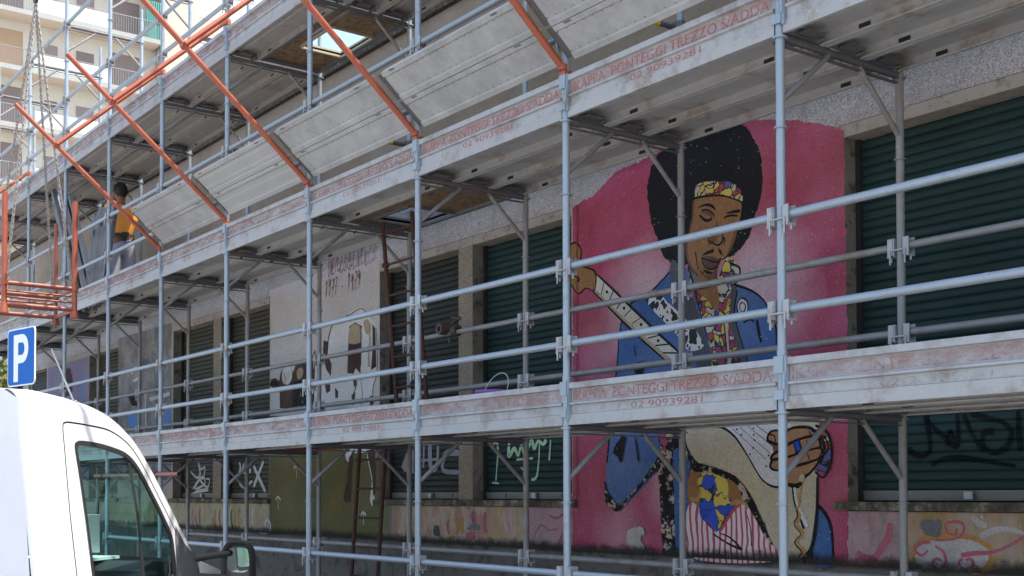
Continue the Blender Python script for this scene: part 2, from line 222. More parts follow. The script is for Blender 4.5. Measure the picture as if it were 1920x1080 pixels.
('plinth','ovalwhite','p',[-0.118,1.279,-0.095,1.338,-0.013,1.386,0.132,1.39,0.273,1.388,0.368,1.347,0.401,1.3,0.367,1.231,0.27,1.176,-0.001,1.162,-0.082,1.209],1,0),
('plinth','ochre','l',[-0.118,1.279,-0.095,1.338,-0.013,1.386,0.133,1.403,0.273,1.394,0.368,1.354,0.401,1.3,0.367,1.224,0.27,1.164],1,0.035),
('plinth','ochre','l',[-0.118,1.279,-0.116,1.208,-0.06,1.152],1,0.035),
('plinth','rosepaint','l',[0.216,1.273,0.187,1.247,0.229,1.212,0.278,1.233,0.271,1.27,0.23,1.268],1,0.014),
('plinth','rosepaint','l',[0.202,1.292,0.299,1.308,0.408,1.318,0.515,1.364,0.592,1.409],1,0.022),
('plinth','rosepaint','l',[0.002,1.361,-0.072,1.352,-0.103,1.312,-0.058,1.281,-0.014,1.315],1,0.016),
('plinth','rosepaint','l',[0.031,1.342,0.088,1.306,0.102,1.243,0.058,1.203,0.015,1.227,0.037,1.266,0.073,1.255],1,0.016),
('plinth','rosepaint','l',[0.031,1.374,0.161,1.385,0.218,1.424,0.218,1.474,0.162,1.485,0.105,1.472,0.119,1.421,0.168,1.41,0.176,1.448],1,0.014),
('plinth','ovalwhite','l',[0.328,1.402,0.41,1.441,0.503,1.449,0.592,1.427],1,0.03),
('plinth','ovalwhite','l',[0.275,1.525,0.315,1.482,0.37,1.464],1,0.03),
('plinth','greypatch','p',[-0.056,1.488,0.018,1.496,0.076,1.484,0.068,1.407,0.002,1.393,-0.057,1.43],1,0.01),
('plinth','mauve','l',[-3.824,1.171,-3.723,1.212,-3.623,1.179,-3.525,1.219,-3.447,1.318],1,0.03),
('plinth','mauve','l',[-3.844,1.271,-3.783,1.347,-3.722,1.392,-3.623,1.351,-3.505,1.366],1,0.008),
('plinth','mauve','l',[-3.622,1.474,-3.524,1.451,-3.428,1.488],1,0.02),
('plinth','slate','p',[-5.38,1.269,-5.368,1.346,-5.329,1.357,-5.283,1.341,-5.278,1.258],1,0),
('plinth','greypatch','p',[-4.825,1.33,-4.766,1.372,-4.696,1.386,-4.626,1.368,-4.603,1.335,-4.707,1.326],1,0),
('plinth','slate','l',[-4.7,1.333,-4.696,1.193],1,0.014),
('plinth','ochre','l',[-5.005,1.429,-4.969,1.361,-4.993,1.279],1,0.05),
('plinth','ochre','l',[-4.889,1.444,-4.904,1.362,-4.88,1.288],1,0.04),
('plinth','rosepaint','p',[-4.825,1.297,-4.707,1.313,-4.714,1.246,-4.813,1.24],1,0),
('plinth','mauve','l',[-5.116,1.413,-5.14,1.358,-5.116,1.276],1,0.03),
('plinth','mauve','l',[-4.707,1.5,-4.731,1.446,-4.696,1.393],1,0.05),
('plinth','rosepaint','l',[-4.534,1.488,-4.553,1.396,-4.523,1.304],1,0.05),
('plinth','white','l',[-9.221,1.163,-9.025,1.161,-8.913,1.22,-8.907,1.304,-8.978,1.352,-9.042,1.316,-9.026,1.246,-8.977,1.233,-8.968,1.282],1,0.03),
('plinth','slate','l',[-11.361,1.179,-11.137,1.153,-11.017,1.187,-11.159,1.294,-11.18,1.388],1,0.012),
('plinth','rosepaint','l',[-11.262,1.45,-11.293,1.323,-11.218,1.167],1,0.03),
('plinth','mauve','l',[-11.02,1.452,-11.05,1.327,-10.977,1.172],1,0.03),
('plinth','ochre','l',[-10.515,1.457,-10.544,1.335,-10.474,1.184],1,0.03),
('plinth','mauve','l',[-10.364,1.458,-10.393,1.337,-10.324,1.187],1,0.03),
('plinth','slate','l',[-9.998,1.462,-10.026,1.343,-9.96,1.196],1,0.03),
('plinth','ochre','l',[-9.785,1.464,-9.812,1.346,-9.748,1.201],1,0.03),
('plinth','white','l',[-9.373,1.467,-9.399,1.352,-9.338,1.21],1,0.03),
('tag_right','tagfaded','l',[-0.244,1.93,-0.213,1.896,-0.159,1.878,-0.106,1.893,-0.09,1.932,-0.104,2.051,-0.118,2.124],1,0.035),
('tag_right','tagfaded','l',[-0.111,2.091,-0.052,2.036,0.007,1.987,0.094,1.932,0.096,2.126],1,0.03),
('tag_right','tagfaded','l',[0.021,1.928,0.044,2.025,0.073,1.965],1,0.03),
('tag_right','tagfaded','l',[0.139,2.117,0.181,2.019,0.236,1.934,0.271,1.895],1,0.035),
('tag_right','tagfaded','l',[0.182,2.121,0.301,2.083,0.396,2.053,0.442,1.995,0.421,1.928,0.36,1.886,0.298,1.894,0.257,1.946,0.272,2.002,0.334,2.006],1,0.035),
('tag_right','tagfaded','l',[0.484,2.123,0.486,2.006,0.494,1.888],1,0.03),
('tag_right','tagfaded','l',[-0.084,1.82,-0.009,1.851,0.093,1.861,0.228,1.845,0.366,1.82,0.466,1.803],1,0.03),
('tag_mid','taglime','l',[-4.614,2.102,-4.557,2.113,-4.535,2.032,-4.551,1.913,-4.569,1.766],1,0.022),
('tag_mid','taglime','l',[-4.626,1.754,-4.524,1.746],1,0.03),
('tag_mid','taglime','l',[-4.367,2.107,-4.372,1.988,-4.29,2.052,-4.236,1.991,-4.188,2.074,-4.139,2.008,-4.044,2.108,-4.002,2.043,-3.95,2.105,-3.878,2.077,-3.837,2.113],1,0.035),
('tag_mid','taglime','l',[-4.258,1.953,-4.023,1.96],1,0.03),
('tag_mid','taglime','l',[-3.929,2.091,-3.94,1.939,-3.972,1.799,-4.045,1.774],1,0.02),
('tag_mid','taglime','l',[-4.198,1.886,-4.14,1.846],1,0.02),
('tag_mid','taglime','l',[-3.776,2.111,-3.786,2.011,-3.797,1.935],1,0.02),
('tag_dark','taggrey','l',[-5.769,2.127,-5.782,1.909],0,0.05),
('tag_dark','taggrey','l',[-5.662,2.137,-5.648,1.921,-5.543,1.912,-5.517,2.118],1,0.06),
('tag_dark','taggrey','l',[-5.162,2.037,-5.35,2.042,-5.427,1.973,-5.414,1.874,-5.162,1.856],1,0.06),
('tag_dark','taggrey','l',[-5.809,1.982,-5.517,1.99],1,0.05),
('tag_dark','taglilac','p',[-6.194,1.925,-6.074,2.097,-5.955,2.093,-5.955,1.858,-6.133,1.877],0,0),
('tag_far','tagwhite','l',[-11.633,1.704,-11.407,1.848,-11.245,1.878,-11.203,1.798,-11.365,1.751,-11.654,1.688,-11.083,1.718],1,0.04),
('tag_far','tagwhite','l',[-11.699,1.965,-11.489,1.881,-11.367,1.927,-11.43,2.073,-11.327,1.991,-11.206,2.02,-11.245,1.894,-11.366,1.847,-11.123,1.75,-11.045,1.844,-11.164,1.861],1,0.03),
('tag_far2','tagwhite','l',[-9.682,2.006,-9.511,1.843,-9.342,1.682],1,0.05),
('tag_far2','tagwhite','l',[-9.395,2.058,-9.511,1.93,-9.68,1.742],1,0.05),
('tag_far2','tagwhite','l',[-10.104,2.059,-10.068,1.984,-10.121,1.88],1,0.05),
('tag_far2','tagwhite','l',[-9.962,2.041,-9.996,1.938,-9.751,1.949],1,0.05),
('tag_far2','tagwhite','l',[-10.102,1.789,-9.959,1.743,-9.715,1.816],1,0.04)]
VAN = {'roof': [(-0.015,2.256),(0.201,2.25),(0.491,2.231),(0.741,2.2),(0.939,2.152),(1.113,2.079),(1.243,1.983)],'pillar': [(1.243,1.983),(1.396,1.815),(1.648,1.522),(1.779,1.365),(1.926,1.18)],'door': [(0.299,1.18),(0.289,1.549),(0.296,1.895),(0.3,2.053),(0.328,2.083),(0.404,2.087),(0.616,2.08),(0.84,2.062),(1.034,2.002),(1.159,1.923),(1.281,1.802),(1.433,1.623),(1.59,1.438),(1.716,1.266),(1.8,1.093)],'window': [(0.474,1.162),(0.456,1.499),(0.433,1.771),(0.413,1.931),(0.437,1.967),(0.511,1.976),(0.696,1.968),(0.887,1.945),(1.037,1.912),(1.164,1.835),(1.296,1.695),(1.449,1.514),(1.551,1.365),(1.563,1.236),(1.561,1.09)],'glass': [(0.499,1.16),(0.486,1.498),(0.456,1.771),(0.439,1.912),(0.47,1.949),(0.66,1.946),(0.863,1.923),(1.006,1.894),(1.124,1.817),(1.256,1.677),(1.407,1.497),(1.517,1.356),(1.532,1.238),(1.522,1.092)],'divider': [(1.062,1.895),(1.105,1.537),(1.128,1.126)],'tri': [(1.606,1.437),(1.724,1.303),(1.924,1.173),(1.92,1.047),(1.562,1.071)]}

# ------------------------------------------------------------------ materials
class N:
    def __init__(s, name):
        s.m = bpy.data.materials.new(name); s.m.use_nodes = True; s.t = s.m.node_tree
        s.b = s.t.nodes['Principled BSDF']; s.out = s.t.nodes['Material Output']
        s.pos = s.new('ShaderNodeNewGeometry').outputs['Position']
    def new(s, k, **kw):
        n = s.t.nodes.new(k)
        for a, v in kw.items(): setattr(n, a, v)
        return n
    def link(s, a, b): s.t.links.new(a, b)
    def put(s, inp, v):
        if hasattr(v, 'is_linked') or hasattr(v, 'links'): s.link(v, inp)
        else: inp.default_value = v if not isinstance(v, tuple) or len(v) == 4 or inp.type == 'VECTOR' else (*v, 1)
    def noise(s, scale, detail=4, rough=.6, vec=None, stretch=None, dist=0):
        n = s.new('ShaderNodeTexNoise'); n.inputs['Scale'].default_value = scale; n.inputs['Detail'].default_value = detail
        n.inputs['Roughness'].default_value = rough; n.inputs['Distortion'].default_value = dist
        v = vec or s.pos
        if stretch:
            mp = s.new('ShaderNodeMapping'); mp.inputs['Scale'].default_value = stretch; s.link(v, mp.inputs[0]); v = mp.outputs[0]
        s.link(v, n.inputs['Vector']); return n.outputs['Fac']
    def vor(s, scale, feature='F1', out='Distance', vec=None, rnd=1):
        n = s.new('ShaderNodeTexVoronoi', feature=feature); n.inputs['Scale'].default_value = scale
        n.inputs['Randomness'].default_value = rnd
        s.link(vec or s.pos, n.inputs['Vector']); return n.outputs[out]
    def ramp(s, fac, stops, interp='LINEAR'):
        n = s.new('ShaderNodeValToRGB'); cr = n.color_ramp; cr.interpolation = interp
        while len(cr.elements) < len(stops): cr.elements.new(.5)
        for e, (p, c) in zip(cr.elements, stops):
            e.position = p; e.color = (c, c, c, 1) if not isinstance(c, tuple) else (*c, 1)
        s.link(fac, n.inputs[0]); return n.outputs[0]
    def mix(s, fac, a, b, mode='MIX'):
        n = s.new('ShaderNodeMix', data_type='RGBA', blend_type=mode)
        s.put(n.inputs[0], fac); s.put(n.inputs[6], a); s.put(n.inputs[7], b); return n.outputs[2]
    def math(s, op, a, b=0., clamp=False):
        n = s.new('ShaderNodeMath', operation=op, use_clamp=clamp); s.put(n.inputs[0], a); s.put(n.inputs[1], b); return n.outputs[0]
    def bump(s, h, strength=.3, dist=.01):
        n = s.new('ShaderNodeBump'); n.inputs['Strength'].default_value = strength; n.inputs['Distance'].default_value = dist
        s.link(h, n.inputs['Height']); s.link(n.outputs[0], s.b.inputs['Normal'])
    def rnd(s): return s.new('ShaderNodeObjectInfo').outputs['Random']
    def xyz(s, v=None):
        n = s.new('ShaderNodeSeparateXYZ'); s.link(v or s.pos, n.inputs[0]); return n.outputs
    def done(s, col, rough=.7, metal=0., **kw):
        s.put(s.b.inputs['Base Color'], col); s.put(s.b.inputs['Roughness'], rough); s.put(s.b.inputs['Metallic'], metal)
        for k, v in kw.items(): s.put(s.b.inputs[k.replace('_', ' ')], v)
        return s.m
MAT = {}
def sc3(c, k): return tuple(min(1, v * k) for v in c)

def plain(name, c, rough=.6, metal=0., var=.25, scale=6., grime=None, gth=.62, bump=0., bscale=60, **kw):
    n = N(name); f = n.noise(scale, 5)
    col = n.mix(f, sc3(c, 1 - var), sc3(c, 1 + var))
    if grime:
        g = n.ramp(n.noise(scale * 2.3, 8, .7), [(gth - .06, 0.), (gth + .06, 1.)]); col = n.mix(g, col, grime)
    if bump: n.bump(n.noise(bscale, 3), bump, .004)
    MAT[name] = n.done(col, rough, metal, **kw); return MAT[name]

def galv(name, c, metal=.35, rough=.5, stain=(.20, .15, .11), sth=.62, splash=.0, tint=.12):
    n = N(name)
    f = n.noise(9, 6, .65); g = n.noise(55, 3, .6)
    col = n.mix(f, sc3(c, .78), sc3(c, 1.2)); col = n.mix(n.math('MULTIPLY', g, .35), col, sc3(c, .55))
    r = n.rnd(); col = n.mix(n.math('MULTIPLY', r, tint * 3), col, sc3(c, .72))
    st = n.ramp(n.noise(4.2, 9, .72), [(sth - .05, 0.), (sth + .10, .8)]); col = n.mix(st, col, stain)
    sp = n.ramp(n.noise(38, 6, .55), [(.66, 0.), (.70, .8)]); col = n.mix(n.math('MULTIPLY', sp, .7 if splash else .35), col, (.55, .53, .50))
    n.bump(n.noise(80, 4), .12, .003)
    MAT[name] = n.done(col, n.ramp(f, [(.3, rough - .1), (.7, rough + .15)]), metal); return MAT[name]
galv('galv_tube', (.335, .39, .43), .35, .45)
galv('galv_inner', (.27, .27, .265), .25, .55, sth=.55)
galv('galv_deck', (.41, .405, .39), .15, .6, stain=(.22, .16, .11), sth=.57, splash=1)
galv('galv_board', (.42, .42, .42), .15, .55, stain=(.22, .18, .15), sth=.53, splash=1)
galv('board_dark', (.13, .135, .14), .2, .5, sth=.6)
galv('galv_dark', (.13, .13, .135), .2, .55, sth=.6)
# third deck: pierced by small drain holes
n = N('galv_pierced'); f = n.noise(9, 6, .65); base = n.mix(f, (.27, .255, .235), (.40, .375, .345))
st = n.ramp(n.noise(4.2, 9, .72), [(.55, 0.), (.68, .8)]); base = n.mix(st, base, (.2, .15, .11))
hole = n.math('LESS_THAN', n.vor(7.5), .034)
nz = n.new('ShaderNodeNewGeometry').outputs['Normal']; az = n.math('GREATER_THAN', n.math('ABSOLUTE', n.xyz(nz)[2]), .8)
n.done(base, .6, .15); n.put(n.b.inputs['Alpha'], n.math('SUBTRACT', 1., n.math('MULTIPLY', hole, az))); MAT['galv_pierced'] = n.m
# fan plates: light flat side, one kind dimpled
n = N('fan_plate'); f = n.noise(3, 9, .75); col = n.mix(n.ramp(f, [(.3, 0.), (.7, 1.)]), (.24, .24, .235), (.42, .42, .415))
spk = n.ramp(n.vor(38), [(.10, 1.), (.16, 0.)]); col = n.mix(n.math('MULTIPLY', spk, .55), col, (.18, .17, .16))
rs = n.ramp(n.noise(9, 8, .75), [(.62, 0.), (.72, .7)]); col = n.mix(rs, col, (.33, .20, .12)); n.bump(n.noise(140, 2), .15, .002)
MAT['fan_plate'] = n.done(col, .6, .1)
n = N('fan_tread'); f = n.noise(3, 8, .7); col = n.mix(f, (.33, .33, .32), (.46, .46, .45))
x, y, z = n.xyz(); sl = n.math('MULTIPLY', n.math('GREATER_THAN', n.math('FRACT', n.math('MULTIPLY', x, 24.)), .62),
                 n.math('GREATER_THAN', n.math('FRACT', n.math('MULTIPLY', n.math('SUBTRACT', z, y), 7.5)), .22))
col = n.mix(n.math('MULTIPLY', sl, .5), col, (.16, .165, .17)); n.bump(sl, .5, .006); MAT['fan_tread'] = n.done(col, .55, .15)
def orange(name, c):
    n = N(name); f = n.noise(7, 6, .7); col = n.mix(f, sc3(c, .75), sc3(c, 1.2))
    ch = n.ramp(n.noise(24, 8, .75), [(.60, 0.), (.66, 1.)]); col = n.mix(ch, col, (.17, .07, .04)); n.bump(ch, .2, .002)
    MAT[name] = n.done(col, .45)
orange('orange_paint', (.34, .078, .036)); orange('orange_old', (.25, .075, .045))
plain('rust_ladder', (.065, .028, .02), .75, 0, .5, 14, (.13, .09, .07), .64, .3, Specular_IOR_Level=.2)
plain('plywood', (.20, .125, .06), .75, 0, .5, 7, (.07, .05, .035), .55, .2)
plain('yellow_wood', (.36, .32, .20), .7)
plain('yellow_cap', (.62, .46, .02), .45); plain('red_cap', (.5, .03, .02), .45)
plain('chain_steel', (.33, .29, .25), .45, .7, .5, 40)
plain('rusty_steel', (.09, .06, .05), .6, .3, .5, 30)
# stencil print, worn
for nm, lo, k in (('stencil_red', .50, .95), ('stencil_worn', .63, .8), ('stencil_faint', .74, .55)):
    n = N(nm); al = n.ramp(n.math('ADD', n.noise(24, 6, .75), n.math('MULTIPLY', n.noise(1.9, 3), .55)), [(lo, 0.), (lo + .22, 1.)])
    n.done(n.mix(n.noise(40, 3), (.30, .075, .055), (.40, .17, .14)), .75); n.put(n.b.inputs['Alpha'], n.math('MULTIPLY', al, k)); MAT[nm] = n.m
n = N('red_smear'); al = n.ramp(n.noise(5, 8, .75, stretch=(1, 1, 3)), [(.38, .0), (.70, .75)])
n.done((.40, .23, .20), .75); n.put(n.b.inputs['Alpha'], al); MAT['red_smear'] = n.m
n = N('tagfaded'); n.done((.006, .006, .008), .8, 0., Specular_IOR_Level=.1); n.put(n.b.inputs['Alpha'], n.ramp(n.noise(7, 6, .7), [(.3, .35), (.7, .8)])); MAT['tagfaded'] = n.m

CONC = (.33, .31, .275)
# pebble dash render
def pebble(name, c, k=1.):
    n = N(name); v = n.vor(95 * k, out='Color'); d = n.vor(95 * k); s3 = n.new('ShaderNodeSeparateColor'); n.link(v, s3.inputs[0])
    col = n.mix(s3.outputs[0], sc3(c, .55), sc3(c, 1.5)); big = n.noise(1.3, 6, .7)
    col = n.mix(n.ramp(big, [(.35, .0), (.75, .45)]), col, sc3(c, .55))
    drip = n.ramp(n.noise(2.2, 8, .72, stretch=(2.5, 1, .35)), [(.55, 0.), (.75, .6)]); col = n.mix(drip, col, (.12, .10, .075))
    n.bump(d, .55, .012); MAT[name] = n.done(col, .9)
pebble('pebbledash', (.355, .325, .30), 1.45); pebble('pebble_pier', (.25, .205, .15), 1.5)
n = N('stucco'); f = n.noise(2.2, 9, .75); col = n.mix(f, (.14, .10, .065), (.37, .31, .235))
g = n.ramp(n.noise(1.6, 9, .75, stretch=(1, 1, 2.2)), [(.5, 0.), (.68, .75)]); col = n.mix(g, col, (.27, .25, .235)); n.bump(n.noise(70, 6, .7), .6, .01)
MAT['stucco'] = n.done(col, .92)
plain('lintel_concrete', (.30, .265, .22), .9, 0, .3, 4, (.13, .11, .085), .6, .3)
plain('reveal_plaster', (.17, .15, .12), .9, 0, .4, 4, (.05, .045, .035), .58, .3)
plain('base_concrete', (.115, .105, .092), .92, 0, .4, 3, (.05, .045, .04), .56, .4)
n = N('sill_stone'); f = n.noise(7, 9, .8); col = n.ramp(f, [(.35, (.02, .018, .012)), (.5, (.07, .06, .04)), (.62, (.26, .22, .16)), (.75, (.33, .29, .23))]); n.bump(f, .5, .015)
MAT['sill_stone'] = n.done(col, .92)
plain('mould_band', (.05, .04, .028), .95, 0, .6, 9, (.2, .16, .11), .6, .5)
def shutter(name, c, dirt=.35):
    n = N(name); f = n.noise(2.5, 7, .7, stretch=(1, 1, 1.6)); col = n.mix(f, sc3(c, .65), sc3(c, 1.35))
    r = n.rnd(); col = n.mix(n.math('MULTIPLY', r, .3), col, sc3(c, .7))
    d = n.ramp(n.noise(3, 8, .7, stretch=(.5, 1, 6)), [(.55, 0.), (.8, dirt)]); col = n.mix(d, col, (.10, .10, .085))
    MAT[name] = n.done(col, .6, 0., Specular_IOR_Level=.25)
shutter('shutter_green', (.0095, .029, .027), .35); shutter('shutter_olive', (.036, .037, .024), .25); shutter('shutter_black', (.020, .025, .021), .25)
plain('shutter_bar', (.13, .13, .125), .5, .3)

# wall paints: every colour wears through to the render underneath
def paint(name, c, var=.2, scale=5., flake=.70, under=CONC, mod=None, rough=.8, dusty=.18):
    n = N(name); col = n.mix(n.noise(scale, 6, .65), sc3(c, 1 - var), sc3(c, 1 + var))
    if mod: col = mod(n, col)
    dust = n.noise(1.1, 5); col = n.mix(n.ramp(dust, [(.4, 0.), (.8, dusty)]), col, (.28, .25, .24))
    fl = n.ramp(n.noise(16, 9, .72), [(flake - .006, 0.), (flake + .006, 1.)]); col = n.mix(fl, col, under)
    pk = n.ramp(n.math('ADD', n.vor(26), n.math('MULTIPLY', n.noise(60, 3), .12)), [(.16, 1.), (.19, 0.)]); sel = n.ramp(n.noise(3.2, 4), [(.46, 0.), (.60, 1.)])
    col = n.mix(n.math('MULTIPLY', pk, sel), col, under)
    gs = n.new('ShaderNodeSeparateColor'); n.link(n.vor(115, out='Color'), gs.inputs[0]); gr = n.ramp(gs.outputs[0], [(0., .66), (.5, 1.), (1., 1.32)]); col = n.mix(.45, col, gr, 'MULTIPLY')
    n.bump(n.vor(115), .5, .008)
    MAT[name] = n.done(col, rough, 0., Specular_IOR_Level=.18); return MAT[name]
def spot(n, px, pz, r, soft=1.):
    m = n.new('ShaderNodeVectorMath', operation='DISTANCE'); c = n.new('ShaderNodeCombineXYZ'); x, y, z = n.xyz()
    n.link(x, c.inputs[0]); n.link(z, c.inputs[2]); n.link(c.outputs[0], m.inputs[0]); m.inputs[1].default_value = (px, 0, pz)
    d = n.math('ADD', m.outputs['Value'], n.math('MULTIPLY', n.math('SUBTRACT', n.noise(4, 5, .6), .5), .3))
    return n.ramp(n.math('DIVIDE', d, r), [(.15, 1.), (1., 0.)])
def pinkmod(n, col):
    col = n.mix(n.ramp(n.noise(1.5, 5, .6), [(.35, 0.), (.7, .75)]), col, (.36, .085, .165))
    col = n.mix(n.ramp(n.noise(2.4, 4, .6, stretch=(1, 1, 1.4)), [(.5, 0.), (.75, .5)]), col, (.26, .024, .042))
    for px, pz, r, k in ((-2.45, 3.1, .55, .75), (-1.35, 3.05, .6, .8), (-2.1, 1.75, .42, .7), (-2.9, 2.75, .35, .25), (-2.75, 1.35, .35, .3)):
        col = n.mix(n.math('MULTIPLY', spot(n, px, pz, r), k), col, (.50, .385, .40))
    return col
paint('pink', (.29, .044, .070), .25, 3, .675, mod=pinkmod); paint('ivory', (.47, .43, .35), .12, 4, .74)
paint('black', (.009, .009, .011), .3, 5, .665, (.42, .40, .36), dusty=.02); paint('chipped', (.009, .009, .010), .3, 5, .545, (.36, .30, .22), dusty=.02)
paint('blackchip', (.011, .011, .013), .3, 5, .62, (.30, .26, .2), dusty=.02)
def bluemod(n, col): return n.mix(n.ramp(n.noise(1.3, 4, .5), [(.42, 0.), (.72, .7)]), col, (.12, .17, .30))
paint('blue', (.028, .085, .225), .25, 3, .73, mod=bluemod); paint('royal', (.01, .05, .42)); paint('royal2', (.08, .19, .42))
paint('slate', (.055, .058, .075)); paint('skin', (.235, .112, .042), .2, 5, .735); paint('lips', (.085, .042, .028))
paint('cream', (.40, .34, .235), .12, 3, .74); paint('white', (.50, .48, .47), .12, 4, .73); paint('tan', (.33, .25, .16)); paint('tan2', (.36, .20, .065))
paint('red', (.34, .06, .07)); paint('yellow', (.52, .36, .04)); paint('deepred', (.22, .02, .035)); paint('flake', (.33, .315, .25), .3, 14)
def cells(name, pal, scale, edge=(.012, .012, .015), ew=.06, dist=.05):
    n = N(name); d = n.new('ShaderNodeTexNoise'); d.inputs['Scale'].default_value = 9; n.link(n.pos, d.inputs['Vector'])
    vm = n.new('ShaderNodeVectorMath', operation='MULTIPLY_ADD'); n.link(d.outputs['Color'], vm.inputs[0]); vm.inputs[1].default_value = (dist, dist, dist); n.link(n.pos, vm.inputs[2])
    v = vm.outputs[0]; c = n.vor(scale, out='Color', vec=v); s3 = n.new('ShaderNodeSeparateColor'); n.link(c, s3.inputs[0])
    k = len(pal); col = n.ramp(s3.outputs[0], [(i / k, p) for i, p in enumerate(pal)], 'CONSTANT')
    e = n.vor(scale, 'DISTANCE_TO_EDGE', vec=v); col = n.mix(n.math('LESS_THAN', e, ew), col, edge)
    fl = n.ramp(n.noise(16, 9, .72), [(.694, 0.), (.706, 1.)]); col = n.mix(fl, col, CONC); n.bump(n.noise(120, 4), .3, .004)
    MAT[name] = n.done(col, .8)
cells('shirt', [(.46, .33, .05), (.24, .035, .09), (.44, .38, .30), (.07, .075, .22), (.48, .36, .07), (.30, .05, .04), (.40, .34, .26)], 16, ew=.075, dist=.16)
cells('leopard', [(.01, .01, .012), (.015, .015, .02)], 12, edge=(.5, .48, .46), ew=.10, dist=.12)
cells('scarf', [(.012, .045, .34), (.45, .33, .05), (.015, .06, .40), (.48, .36, .06)], 8.5, ew=.035, dist=.22)
n = N('stripes'); x, y, z = n.xyz(); wob = n.math('MULTIPLY', n.noise(1.6, 3), .55)
s_ = n.math('FRACT', n.math('MULTIPLY', n.math('ADD', x, n.math('MULTIPLY', wob, .35)), 19.))
col = n.mix(n.math('GREATER_THAN', s_, .62), n.mix(n.noise(5, 4), (.52, .36, .37), (.60, .50, .49)), (.30, .05, .075))
fl = n.ramp(n.noise(16, 9, .72), [(.694, 0.), (.706, 1.)]); col = n.mix(fl, col, CONC); MAT['stripes'] = n.done(col, .8)
def lilacmod(n, col):
    col = n.mix(n.ramp(n.noise(1.2, 6, .65), [(.4, 0.), (.7, .6)]), col, (.44, .37, .29)); return col
paint('sky_lilac', (.45, .425, .42), .18, 3, .76, mod=lilacmod)
def greenmod(n, col): return n.mix(n.ramp(n.noise(1.6, 8, .7), [(.42, 0.), (.65, .75)]), col, (.135, .095, .03))
paint('green', (.080, .092, .030), .3, 3, .72, mod=greenmod); paint('cowwhite', (.54, .52, .49), .1, 4, .75); paint('hand_skin', (.30, .155, .07), .2, 5, .735); paint('skin_dark', (.13, .055, .022)); paint('brown', (.045, .020, .012), .4, 6, .72)
def greymod(n, col):
    col = n.mix(n.ramp(n.noise(3, 7, .7), [(.45, 0.), (.65, .8)]), col, (.30, .29, .28)); return n.mix(n.ramp(n.noise(2.1, 7, .7, dist=.6), [(.55, 0.), (.66, .8)]), col, (.06, .06, .06))
paint('greymural', (.155, .15, .15), .35, 3, .74, mod=greymod); paint('violet', (.185, .175, .265), .3, 2, .75); paint('brownblob', (.045, .028, .03))
paint('mould', (.03, .025, .015)); paint('greypatch', (.12, .12, .125), .4, 20); paint('mauve', (.25, .085, .12)); paint('rosepaint', (.35, .085, .12))
paint('ovalwhite', (.36, .33, .31), .35, 9, .64); paint('ochre', (.34, .17, .045), .3)
def smear(name, stops, sx=6., zs=.5, flake=.68):
    n = N(name); f = n.noise(1.0, 7, .72, stretch=(sx, 1, zs * sx)); col = n.ramp(f, stops); x, y, z = n.xyz()
    g2 = n.ramp(n.noise(3.5, 9, .78, stretch=(2.2, 1, 1)), [(.48, 0.), (.70, .75)]); col = n.mix(g2, col, (.12, .10, .07)); col = n.mix(n.ramp(n.noise(9, 6, .7, stretch=(2, 1, .8)), [(.54, 0.), (.72, .4)]), col, (.22, .09, .09))
    fl = n.ramp(n.noise(16, 9, .72), [(flake - .008, 0.), (flake + .008, 1.)]); col = n.mix(fl, col, (.36, .33, .29)); n.bump(n.noise(120, 4), .35, .004)
    MAT[name] = n.done(col, .85)
smear('plinth_rose', [(.3, (.25, .055, .085)), (.45, (.33, .17, .19)), (.58, (.31, .22, .22)), (.7, (.26, .07, .10))], 2., .7, .63)
smear('plinth_ochre', [(.3, (.24, .11, .03)), (.45, (.30, .19, .08)), (.58, (.31, .24, .19)), (.7, (.26, .14, .035))], 2., .7, .63)
smear('plinth_smear', [(.25, (.30, .22, .2)), (.38, (.32, .15, .11)), (.45, (.35, .29, .25)), (.51, (.34, .22, .09)), (.57, (.33, .19, .17)), (.66, (.2, .19, .18)), (.75, (.34, .28, .24))], 3., .4)
smear('plinth_yellow', [(.28, (.15, .14, .06)), (.40, (.30, .26, .12)), (.48, (.37, .34, .23)), (.55, (.30, .22, .16)), (.60, (.34, .30, .15)), (.75, (.20, .18, .14))], 3., .4)
smear('plinth_green', [(.3, (.08, .09, .03)), (.5, (.12, .12, .05)), (.65, (.22, .2, .12))], 3., .4)
plain('tagblack', (.004, .004, .006), .8, Specular_IOR_Level=.1); plain('taglime', (.30, .46, .27), .6); plain('taggrey', (.20, .20, .22), .7); plain('taglilac', (.22, .18, .2), .7)
plain('tagwhite', (.36, .37, .35), .6); plain('script_red', (.14, .022, .024), .85, Specular_IOR_Level=.1)
# mould creeping up from the plinth foot
n = N('mould_fringe'); x, y, z = n.xyz(); h = n.math('DIVIDE', n.math('SUBTRACT', z, 1.2), .17)
al = n.ramp(n.math('SUBTRACT', n.noise(9, 10, .8), n.math('MULTIPLY', h, .75)), [(.20, 0.), (.46, .92)])
n.done((.022, .020, .013), .95); n.put(n.b.inputs['Alpha'], al); MAT['mould_fringe'] = n.m
